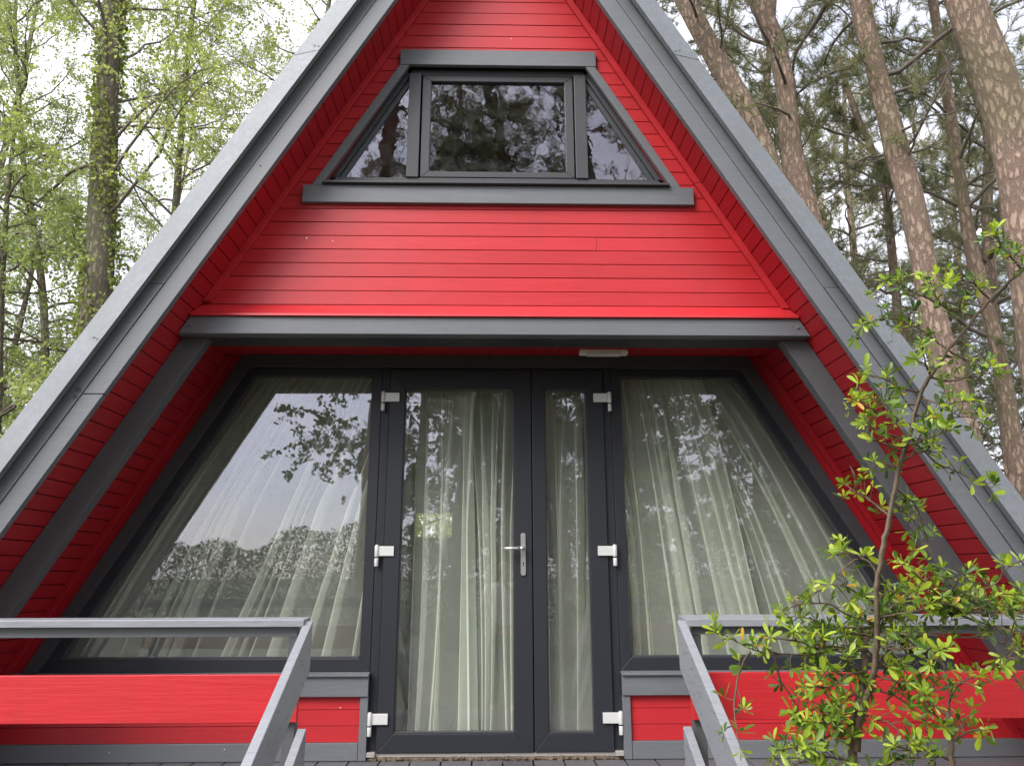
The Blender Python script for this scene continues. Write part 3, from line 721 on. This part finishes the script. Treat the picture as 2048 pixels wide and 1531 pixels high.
# left side
tr = pxpath([(228,0),(218,130),(210,250),(205,360),(203,480),(195,580),(185,700)], 5.0, ztop=14)
make_broad(11, tr, rads(tr,.24,.09), 5.5, "tall ivy-clad tree with thick mottled trunk, left of the roof", "ivy_clad_tree", group=GL, nb=30, Lb=3.2, ivy=11000, dens=1.1)
tr = pxpath([(28,60),(38,180),(42,290),(60,420),(85,560),(92,700)], 7.0, ztop=13)
b1 = make_broad(12, tr, rads(tr,.085,.02), 2.0, "slender pale-stemmed tree nearest the left edge of the photo", group=GL, nb=36, Lb=2.7, ls=.044, dens=1.3)
tr = pxpath([(170,560),(100,530),(92,640),(95,760)], 5.5, ztop=9) if False else straight(-6.2,5.2,8,4,.06)
b2 = make_broad(13, tr, rads(tr,.09,.02), .6, "low bushy tree with crooked stem beneath the ivy-clad tree", "bushy_tree", group=GL, nb=36, Lb=2.5, ls=.055, dens=1.3)
tr = straight(-3.4,8.5,14,6,.03)
b3 = make_broad(14, tr, rads(tr,.12,.03), 3.0, "airy tree whose drooping twigs hang beside the upper left roof edge", group=GL, nb=36, Lb=3.1, ls=.044, dens=1.35)
BASE = lambda t: Vector(t.location)
copy_thing(b3, (-10.5,10,-.65), 1.9, "airy tree far behind the ivy-clad trunk", 1.05, GL)
copy_thing(b1, (-8.8,13,-.65), 2.4, "slim tree deep in the wood behind the crooked bushy tree", 1.0, GL)
copy_thing(b2, (-9.5,9.0,-.65), 4.0, "dense low tree at the far left of the wood", 1.15, GL)
copy_thing(b2, (-5.0,12,-.65), 1.0, "dense low tree just left of the cabin's back corner", 1.2, GL)
copy_thing(b3, (-5.4,7.2,-.65), 5.0, "airy tree rising close to the right of the ivy-clad trunk", .95, GL)
copy_thing(b3, (-6.8,16,-.65), 3.3, "tall hazy tree furthest back on the left", 1.1, GL)
# right side pines
def pine_px(seed, pts, Y, r0, r1, z0, label, **k):
    tr = pxpath(pts, Y, ztop=k.pop('ztop',14)); return make_pine(seed, tr, rads(tr,r0,r1), z0, label, group=GR, **k)
pine_px(21, [(1368,0),(1447,143),(1491,219),(1530,300)], 4.8, .19,.12, 8.0, "scaly leaning pine rising just behind the right roof edge", nb=16, Lb=2.4)
pine_px(22, [(1515,0),(1553,85),(1572,154),(1575,239),(1587,342),(1618,427)], 5.2, .19,.11, 8.5, "pine with a stripped pale scar, second trunk from the roof", nb=16, Lb=2.4)
p3 = pine_px(23, [(1719,0),(1734,68),(1755,154),(1779,239),(1806,342),(1826,410),(1847,520),(1871,671),(1908,790)], 4.6, .20,.10, 7.5, "sinuous pine with short broken branches behind the shrub top", nb=18, Lb=2.6, dead=12)
pine_px(24, [(1925,0),(1970,103),(2008,205),(2032,308),(2045,410),(2060,520)], 2.9, .255,.16, 9.0, "thickest pine, coarse plated bark, at the right edge of the photo", nb=12, Lb=2.6)
pine_px(25, [(1714,236),(1751,308),(1775,393),(1784,513),(1795,620)], 8.5, .12,.05, 4.0, "thin reddish pine standing between thicker trunks", nb=22, Lb=2.2, ztop=11)
pine_px(26, [(1930,120),(1985,290),(1973,359),(1977,513),(1985,620)], 7.0, .13,.06, 4.5, "forked slim pine with dark crooked limbs", nb=22, Lb=2.4, ztop=12)
pine_px(27, [(1926,393),(1943,513),(1973,603),(1997,705),(2018,808),(2032,910),(2042,1013)], 5.6, .12,.06, 6.0, "smooth pale trunk in bright light beside the shrub's top", nb=14, Lb=2.0, ztop=12)
tr = straight(8,13,15,31,.05); q1 = make_pine(31, tr, rads(tr,.17,.05), 2.5, "background pine seen between the roof and the sinuous pine", group=GR, nb=40, Lb=3.0, dens=1.1)
tr = straight(13,14,15,32,.05); q2 = make_pine(32, tr, rads(tr,.16,.05), 1.5, "background pine with low boughs near the right edge", group=GR, nb=42, Lb=2.8, dens=1.1)
copy_thing(q1, (10.5,17,-.65), 1.3, "farther pine with dense top behind the forked pine", 1.1, GR)
copy_thing(q2, (6.0,16,-.65), 2.2, "distant pine nearest the cabin's rear right side", 1.05, GR)
copy_thing(q1, (15.5,19,-.65), 3.3, "distant pine beyond the thickest trunk", 1.15, GR)
copy_thing(q2, (3.0,20,-.65), 4.4, "distant pine peeping over the right roof slope", 1.2, GR)
copy_thing(q1, (12.0,11.5,-.65), .4, "pine standing close behind the forked slim pine", 1.0, GR)
copy_thing(q2, (5.2,10.5,-.65), 3.9, "pine close behind the two trunks nearest the roof", 1.0, GR)
copy_thing(q1, (7.4,20,-.65), 5.6, "pine far back between roof and sinuous pine", 1.3, GR)
copy_thing(q2, (13.0,22,-.65), .2, "pine far back, straight behind the sinuous pine", 1.4, GR)
copy_thing(q2, (9.8,9.5,-.65), 5.2, "low-branched pine behind the smooth pale trunk", .7, GR)
# trees facing the cabin: they stand behind the photographer and show in the glass
tr = straight(-2.2,-17,13,41,.04)
c1 = make_broad(41, tr, rads(tr,.2,.05), 2.2, "broad tree reflected in the left window, edge of the open sky", "broadleaf_tree", group=GB, nb=40, Lb=3.6, ls=.13, dens=1.0, lmat=LEAF_DARK)
for i, (x, y, sc, rz, lb) in enumerate([(2.2,-16,.62,1.0,"broad tree reflected in the narrow door leaf"),(7.5,-15,.62,2.0,"broad tree reflected in the right window"),
        (12.5,-18,.7,3.0,"broad tree reflected at the far right of the right window"),(0,-24,.85,4.0,"larger tree farther back, reflected in the wide door leaf"),(-20,-27,.9,5.0,"tree at the far side of the clearing, reflected low in the left window"),(5,-26,.9,.5,"big tree filling the gap behind the two reflected door trees"),
        (.2,-13,.62,2.6,"lower tree reflected across the top of the wide door leaf"),(4.2,-12.5,.62,4.4,"lower tree reflected next to the right hinge line"),(9.5,-11.5,.48,5.3,"lower tree reflected near the slanted edge of the right window"),(10,-25,.9,2.2,"big tree behind the trees reflected in the right window")]):
    copy_thing(c1, (x,y,-.65), rz, lb, sc, GB)
for i, (x, y, sc, rz, lb, src) in enumerate([(-.9,-12,1.0,1.0,"pine reflected in the middle of the gable window",q1),(1.3,-9.6,1.0,2.5,"pine reflected in the right part of the gable window",q2),(-2.4,-9.5,1.0,4.1,"high-crowned pine reflected in the left corner of the gable window",p3),(.8,-19,1.2,5.0,"tall pine behind the two pines of the gable window reflection",q1)]):
    copy_thing(src, (x,y,-.65), rz, lb, sc, GB)
copy_thing(q2, (2.9,-10.5,-.65), 1.7, "pine reflected in the right-hand corner of the gable window", 1.0, GB)
def hedge(name, x0, x1, y, h, seed, label, thick=1.4, n=60000, mat=None):
    rng = np.random.RandomState(seed); x = rng.uniform(x0,x1,n); top = h*(.86+.1*np.sin(x*.9)+.07*np.sin(x*2.7+1))
    z = -.6+top*rng.uniform(0,1,n)**.8; C = np.stack([x, y+rng.uniform(-.5,.5,n)*thick*(1-.3*((z+.6)/h)), z],-1)
    V, F = leaves_diamond(rng, C, .09); t = thing(name, ((x0+x1)/2,y,-.6), label, "hedge" if name == "hedge" else "bush")
    link("foliage", npmesh("foliage",V,F,rndclump(rng,C)), mat or LEAF_DARK, t)
    m = MB()
    for i in range(24):
        xx = x0+(x1-x0)*(i+.5)/24; m.cyl((xx,y,-.62),(xx+rng.uniform(-.2,.2),y,h*.75-.6),.03,6,.015)
    m.build("stems", BARK_TWIG, t)
hedge("hedge", -20, 4, -21, 3.3, 51, "clipped hedge across the clearing, reflected low in the left window")
hedge("hedge", 4.5, 22, -22, 3.2, 52, "taller hedge across the clearing, reflected low in the right window")

hedge("garden_bush", -2.6, 1.0, 7.2, 3.6, 53, "yellow-green bush seen through the house, behind the small rear window", 1.2, 14000, leafmat("yellow_green_leaves", [(.20,.28,.04),(.38,.44,.05),(.52,.50,.07)], .5))

# ------------------------------------------------------------------ the photographer (seen in the door glass)
SKIN = plain("skin", (.50,.30,.21), .5); COTTON = plain("white_cotton", (.78,.77,.76), .8); DENIM = plain("grey_trousers", (.12,.12,.14), .85); HAIR = plain("brown_hair", (.06,.035,.02), .6)
def skinned(name, chains, mat, parent, lv=2):
    verts, edges, rad_ = [], [], []; idx = {}
    for ch in chains:
        prev = None
        for x, y, z, r in ch:
            key = (round(x,4),round(y,4),round(z,4))
            if key not in idx: idx[key] = len(verts); verts.append((x,y,z)); rad_.append(r)
            if prev is not None: edges.append((prev, idx[key]))
            prev = idx[key]
    me = bpy.data.meshes.new(name); me.from_pydata(verts, edges, [])
    o = link(name, me, mat, parent)
    o.modifiers.new("skin", "SKIN"); o.modifiers["skin"].use_smooth_shade = True
    sv = me.skin_vertices[0].data if me.skin_vertices else None
    if sv is None:
        import bmesh
        bm = bmesh.new(); bm.from_mesh(me); bm.verts.layers.skin.verify(); bm.to_mesh(me); bm.free(); sv = me.skin_vertices[0].data
    for i, r in enumerate(rad_):
        sv[i].radius = (r, r) if not isinstance(r, tuple) else r; sv[i].use_root = (i == 0)
    m = o.modifiers.new("sub", "SUBSURF"); m.levels = lv; m.render_levels = lv
    return o
def person():
    bx, by, bz = .09, -4.84, -.6
    t = thing("person", (bx,by,bz), "person in a white t-shirt holding up a phone, mirrored in the door glass", "person")
    def W(x,y,z,r): return (bx+x, by+y, bz+z, r)
    pel, wai, che, nek = W(0,0,.93,(.15,.10)), W(0,0,1.10,(.13,.09)), W(0,.0,1.32,(.155,.10)), W(0,.01,1.46,(.055,.055))
    body = [[pel, wai, che, nek, W(0,.03,1.53,.052), W(0,.045,1.60,(.072,.088)), W(0,.035,1.66,(.070,.085)), W(0,.03,1.70,(.045,.055))]]
    hands = []
    for s in (-1,1):
        sh = W(s*.175,0,1.38,.058)
        el = W(-.24,.16,1.22,.042) if s < 0 else W(.20,.18,1.24,.042)
        wr = W(-.17,.33,1.44,.026) if s < 0 else W(.02,.34,1.44,.026)
        pm = W(-.165,.365,1.50,(.034,.016)) if s < 0 else W(.005,.365,1.50,(.034,.016))
        body.append([che, sh, el, wr, pm])
        for f in range(4):
            x = pm[0]+(f-1.5)*.012*(1 if s < 0 else -1); z = pm[2]+.03+.004*(f%2)
            body.append([pm, (x, pm[1]+.016, z, .009), (x+.006*s, pm[1]+.034, z+.022-.003*f, .008), (x-.004*s, pm[1]+.022, z+.042-.004*f, .007)])
        body.append([pm, (pm[0]-.026*s, pm[1]+.004, pm[2]-.004, .010), (pm[0]-.040*s, pm[1]+.012, pm[2]+.020, .008)])
        hip = W(s*.095,0,.86,.088); kn = W(s*.11,.03,.48,.058); an = W(s*.115,-.01,.08,.038)
        body.append([pel, hip, kn, an, W(s*.12,.11,.04,.032), W(s*.125,.18,.035,.024)])
    b = skinned("body", body, SKIN, t)
    skinned("t_shirt", [[W(0,0,.90,(.168,.120)), W(0,0,1.10,(.148,.108)), W(0,0,1.33,(.172,.118)), W(0,.005,1.43,(.075,.07))]]+[[W(0,0,1.33,(.172,.118)), W(s*.178,0,1.385,.072), (W(-.21,.09,1.29,.060) if s < 0 else W(.19,.10,1.30,.060))] for s in (-1,1)], COTTON, t)
    skinned("trousers", [[W(0,0,.96,(.155,.115)), W(s*.098,0,.84,.105), W(s*.112,.03,.48,.075), W(s*.117,-.01,.10,.060)] for s in (-1,1)], DENIM, t)
    skinned("hair", [[W(0,-.015,1.58,(.078,.075)), W(0,-.01,1.66,(.084,.090)), W(0,.005,1.73,(.060,.070))]], HAIR, t)
    for s in (-1,1):
        m = MB(); m.cyl(W(s*.030,.128,1.625,0)[:3], W(s*.030,.134,1.625,0)[:3], .010, 10); m.build("eye", RUBBER, t)
    p = thing("smartphone", (bx-.08,by+.40,bz+1.55), "dark smartphone held up in both hands of the mirrored person", "phone")
    m = MB(); m.box(bx-.155,bx-.005,by+.400,by+.408,bz+1.515,bz+1.587); m.build("phone_body", RUBBER, p, .003)
    m = MB(); m.box(bx-.15,bx-.01,by+.3985,by+.3998,bz+1.519,bz+1.583); m.build("screen", plain("phone_glass", (.03,.03,.035), .1), p)
person()

# ------------------------------------------------------------------ foreground shrub
def shrub():
    rng = np.random.RandomState(8)
    t = thing("evergreen_shrub", tuple(at(1712,1700,-2.15)), "glossy green shrub with yellow-green tips climbing in front of the right railing", "shrub")
    wood = []; LC, LA, LN, LS, LR = [], [], [], [], []
    def P(pts, Y0, Y1, n=None):
        k = len(pts); Q = [np.array(at(x,y,Y0+(Y1-Y0)*i/max(k-1,1))) for i,(x,y) in enumerate(pts)]
        return smoothpath(Q, n or max(6,4*k))
    def rosette(c, d, tip, k=None):
        k = k or rng.randint(4,8)
        d = unit(d+rng.normal(0,.3,3)+np.array([0,-.25,.45])); u = unit(np.cross(d, rng.normal(0,1,3))); w = np.cross(d,u); a0 = rng.uniform(0,6.28)
        for i in range(k):
            a = a0+i*2.4; el = rng.uniform(.15,.95); ax = unit(d*(el)+ (u*math.cos(a)+w*math.sin(a))*(1.05-.4*el))
            LC.append(c+ax*.003); LA.append(ax); LN.append(unit(d*(1.1-el)+rng.normal(0,.25,3)+np.array([0,0,.3]))); LS.append(rng.uniform(.012,.030)+rng.uniform(0,.016)*(rng.uniform()<.7)*(1.12 if tip else 1))
            r = rng.uniform(.0,.55) if not tip else rng.uniform(.42,.93)
            if rng.uniform() < .012: r = .985
            LR.append(r)
    def stem(pts, Y0, Y1, r0, r1, leafy=0.0, n=None, sub=True):
        Q = P(pts,Y0,Y1,n); wood.append((Q+rng.normal(0,.0012,Q.shape), np.linspace(r0,r1,len(Q))))
        if leafy:
            L = np.sum(np.linalg.norm(np.diff(Q,axis=0),axis=1)); m = max(3,int(L/(.0205 if pts[0][1] > 1150 else .018)*leafy))
            for i in range(m):
                s = (.12+.88*(i+rng.uniform(0,.6))/m); s = min(s,1)*(len(Q)-1); k = int(min(s,len(Q)-2)); q = Q[k]+(Q[k+1]-Q[k])*(s-k)
                dd = unit(Q[k+1]-Q[k]); sd = unit(rng.normal(0,1,3)+np.array([0,0,.5])); l = rng.uniform(.01,.055)
                e = q+unit(dd*.5+sd)*l; wood.append((np.array([q,(q+e)/2+rng.normal(0,.003,3),e]),np.array([.0022,.0018,.0014])))
                rosette(e, unit(e-q), rng.uniform() < .36+.25*(s/(len(Q)-1)))
            rosette(Q[-1], unit(Q[-1]-Q[-2]), True, 8)
    Y = -2.15
    stem([(1712,1700),(1708,1600),(1707,1531),(1705,1473),(1711,1418),(1725,1382),(1729,1345),(1731,1290),(1737,1262)],Y,Y+.05,.015,.009)
    stem([(1712,1500),(1716,1455),(1724,1418),(1738,1374),(1747,1345),(1753,1272),(1751,1199),(1753,1155),(1762,1108),(1775,1046),(1789,980),(1799,927),(1820,869),(1830,814),(1844,780),(1861,749),(1881,722),(1895,698),(1929,661),(1950,633),(1980,599),(2004,575),(2045,541),(2080,515)],Y,Y+.0,.0120,.0045)
    stem([(1908,1700),(1904,1531),(1900,1486),(1895,1452),(1894,1421)],Y-.05,Y-.05,.012,.009)
    B = [([(1895,700),(1835,655),(1790,637),(1768,633),(1725,650)],.9),([(1950,633),(1885,612),(1830,585),(1800,568),(1775,560)],1.1),([(1980,599),(1940,560),(1900,560),(1860,575)],1.0),
         ([(1861,749),(1850,725),(1845,695)],1.0),([(1844,785),(1800,775),(1765,755),(1740,750)],1.1),([(1832,808),(1790,812),(1760,795),(1725,800)],1.0),([(1825,850),(1780,838),(1740,815),(1708,800)],.9),
         ([(1815,880),(1780,870),(1745,855),(1728,848)],.9),([(1806,905),(1775,890),(1745,880)],.8),([(1797,935),(1765,925),(1740,938)],.9),([(1777,1030),(1740,1000),(1715,985),(1688,968)],1.0),
         ([(1800,925),(1840,900),(1875,905)],.9),([(1830,830),(1880,842),(1925,832),(1960,838)],1.1),([(1820,870),(1870,925),(1920,945),(1960,962),(1985,985)],.85),([(1861,755),(1900,765),(1950,748),(1985,735)],1.0),
         ([(1840,795),(1890,812),(1930,800)],1.1),([(1899,700),(1930,720),(1970,720)],.9),([(1790,975),(1830,1000),(1850,1055),(1862,1110),(1872,1150)],.75),([(1785,1000),(1810,1030),(1830,1040)],.9),([(1812,890),(1850,880),(1900,860)],.9),
         ([(1753,1158),(1748,1130),(1725,1113),(1705,1122),(1665,1155),(1640,1180),(1618,1195)],.55),([(1753,1205),(1715,1185),(1690,1170),(1660,1168)],.6),([(1729,1118),(1700,1105),(1670,1108)],1.3),
         ([(1753,1245),(1700,1232),(1660,1205),(1600,1205),(1565,1222)],.9),([(1753,1252),(1710,1255),(1660,1250),(1610,1232),(1570,1235)],1.0),([(1740,1270),(1690,1262),(1640,1268),(1590,1262)],1.1),
         ([(1731,1300),(1690,1293),(1620,1310),(1550,1305),(1500,1300),(1465,1275),(1432,1262)],.95),([(1500,1302),(1478,1340),(1468,1395),(1470,1440),(1482,1500)],.5),([(1690,1295),(1640,1290),(1590,1280),(1540,1275)],1.0),
         ([(1548,1305),(1560,1360),(1590,1400),(1600,1440)],.6),([(1729,1340),(1690,1350),(1660,1375),(1630,1370)],1.2),([(1725,1382),(1680,1400),(1640,1410),(1605,1430)],1.2),([(1712,1418),(1670,1440),(1640,1445)],1.3),
         ([(1707,1470),(1660,1470),(1610,1490),(1560,1500)],1.3),([(1707,1520),(1650,1510),(1600,1525),(1560,1540)],1.3),([(1753,1240),(1800,1200),(1840,1170),(1862,1152),(1878,1148)],.6),
         ([(1753,1265),(1830,1268),(1900,1272),(1980,1278),(2060,1310)],.7),([(1755,1235),(1850,1218),(1930,1195),(1990,1170),(2020,1130)],1.1),([(1850,1218),(1900,1190),(1920,1150),(1950,1140)],1.0),
         ([(1880,1215),(1950,1225),(2010,1230),(2060,1215)],1.6),([(1930,1195),(1980,1215),(2040,1200)],1.4),([(1950,1240),(2000,1255),(2050,1270)],1.4),([(1750,1290),(1800,1300),(1850,1290),(1880,1300)],1.3),
         ([(1745,1320),(1790,1330),(1850,1345),(1900,1340)],1.0),([(1738,1374),(1790,1390),(1830,1420),(1850,1445)],.9),([(1747,1350),(1820,1370),(1870,1385),(1915,1360),(1955,1375)],.8),([(1894,1430),(1860,1405),(1830,1380)],.9),
         ([(1896,1450),(1870,1430),(1850,1390)],.8),([(1900,1486),(1935,1462),(1970,1455)],.8),([(1895,1424),(1900,1390),(1925,1360),(1960,1350)],.9),([(1724,1430),(1770,1440),(1800,1460),(1820,1480)],.8),
         ([(1904,1520),(1860,1500),(1820,1500),(1790,1490)],1.0),([(1707,1540),(1760,1530),(1800,1520),(1850,1515)],1.2),([(2060,1400),(2030,1350),(1990,1330),(1970,1345)],.9),([(1760,1260),(1780,1230),(1800,1240)],1.4),
         ([(1753,1200),(1775,1180),(1790,1185)],.6),([(1735,1300),(1765,1330),(1790,1340)],1.1),([(1730,1345),(1700,1330),(1660,1330)],1.2),([(2045,541),(2010,500),(1990,470)],1.2),([(2060,1250),(2030,1290),(2010,1330)],1.1),
         ([(1710,1560),(1690,1540),(1640,1535)],1.3)]
    for i in range(12):
        x0, y0 = [(1731,1300),(1753,1250),(1738,1374),(1712,1440),(1900,1480),(1850,1270),(1950,1240),(1640,1300),(1707,1500),(1960,1215),(1890,1200)][i%11]
        a = rng.uniform(-.35,3.5); l = rng.uniform(50,130)
        B.append(([(x0,y0),(x0+l*.5*math.cos(a),y0-l*.5*math.sin(a)+8),(x0+l*math.cos(a),y0-l*.8*math.sin(a)+4)], 1.0))
    for pts, lf in B:
        j = rng.uniform(-.22,.22); stem(pts, Y+.01, Y+j, .0042, .0016, lf*1.0)
    V, F = tubes(wood, 8); link("stems", npmesh("stems",V,F,smooth=True), BARK_SHRUB, t)
    # leaf: 2 x 3 quads, folded along the midrib, obovate
    C = np.array(LC); A = np.array(LA); Nn = np.array(LN); s = np.array(LS)[:,None]; r = np.array(LR)
    Bv = unit(np.cross(A,Nn)); Nn = np.cross(Bv,A); curl = rng.uniform(-.25,.35,(len(C),1)); fold = rng.uniform(.05,.35,(len(C),1)); wd = rng.uniform(.68,1.0,(len(C),1))
    prof = [(0,.02),(.30,.14),(.68,.215),(.90,.15),(1.0,.01)]
    Vs = []
    for l, w in prof:
        mid = C+A*s*l-Nn*s*curl*l*l
        Vs += [mid+Bv*s*w*wd+Nn*s*w*fold, mid, mid-Bv*s*w*wd+Nn*s*w*fold]
    Vv = np.stack(Vs,1); n = len(C); base = (np.arange(n)*15)[:,None]
    fs = []
    for i in range(4):
        for j in range(2): fs.append([3*i+j,3*i+j+1,3*i+j+4,3*i+j+3])
    F = (base[:,None,:]+np.array(fs)[None]).reshape(-1,4)
    link("foliage", npmesh("foliage",Vv.reshape(-1,3),F,np.repeat(r,8),smooth=True), LEAF_SHRUB, t)
shrub()

# ------------------------------------------------------------------ sky and sun
SUN_AZ, SUN_EL = rad(217), rad(43)      # compass bearing of the sun (clockwise from +Y)
w = bpy.data.worlds.new("World"); S.world = w; w.use_nodes = True; nt = w.node_tree; nt.nodes.clear(); n = N(nt)
sky = n('ShaderNodeTexSky', sky_type='NISHITA', sun_disc=False, sun_elevation=SUN_EL, sun_rotation=SUN_AZ)
tc = n('ShaderNodeTexCoord').outputs['Generated']
mp = n('ShaderNodeMapping', i_Vector=tc, i_Scale=(1,1,2.2))
cn = n('ShaderNodeTexNoise', i_Vector=mp.outputs[0], i_Scale=2.3, i_Detail=7.0, i_Roughness=.55)
cov = ramp(n, cn.outputs['Fac'], [(.34,(.45,.45,.45)),(.56,(1,1,1))])
sdir = (math.sin(SUN_AZ)*math.cos(SUN_EL), math.cos(SUN_AZ)*math.cos(SUN_EL), math.sin(SUN_EL))
dt_ = n('ShaderNodeVectorMath', operation='DOT_PRODUCT', i_0=tc, i_1=sdir)
mx_ = n('ShaderNodeMath', operation='MAXIMUM', i_0=dt_.outputs['Value'], i_1=0.0)
pw_ = n('ShaderNodeMath', operation='POWER', i_0=mx_.outputs[0], i_1=3.0)
gl_ = n('ShaderNodeMath', operation='MULTIPLY_ADD', i_0=pw_.outputs[0], i_1=1.25, i_2=.78)   # overcast sky, brighter round the veiled sun
skyc = n('ShaderNodeVectorMath', operation='SCALE', i_0=sky.outputs[0], i_Scale=.08)
c = mixc(n, cov, skyc.outputs[0], (.86,.86,.94))
bg = n('ShaderNodeBackground', i_Strength=gl_.outputs[0]); nt.links.new(c, bg.inputs[0]); n('ShaderNodeOutputWorld', i_Surface=bg.outputs[0])
ld = bpy.data.lights.new("sun", 'SUN'); ld.energy = 1.5; ld.angle = rad(32); ld.color = (1,.96,.90)
sun = bpy.data.objects.new("sun", ld); COL.objects.link(sun)
dv = Vector((math.sin(SUN_AZ)*math.cos(SUN_EL), math.cos(SUN_AZ)*math.cos(SUN_EL), math.sin(SUN_EL)))
sun.rotation_euler = dv.to_track_quat('Z','Y').to_euler(); sun.location = dv*30

S.view_settings.view_transform = 'Standard'; S.view_settings.look = 'None'; S.view_settings.gamma = 1.0
S.view_settings.use_curve_mapping = False; S.view_settings.exposure = 1.38
S.cycles.max_bounces = 10; S.cycles.transparent_max_bounces = 24; S.cycles.diffuse_bounces = 4; S.cycles.glossy_bounces = 4
S.cycles.use_denoising = True
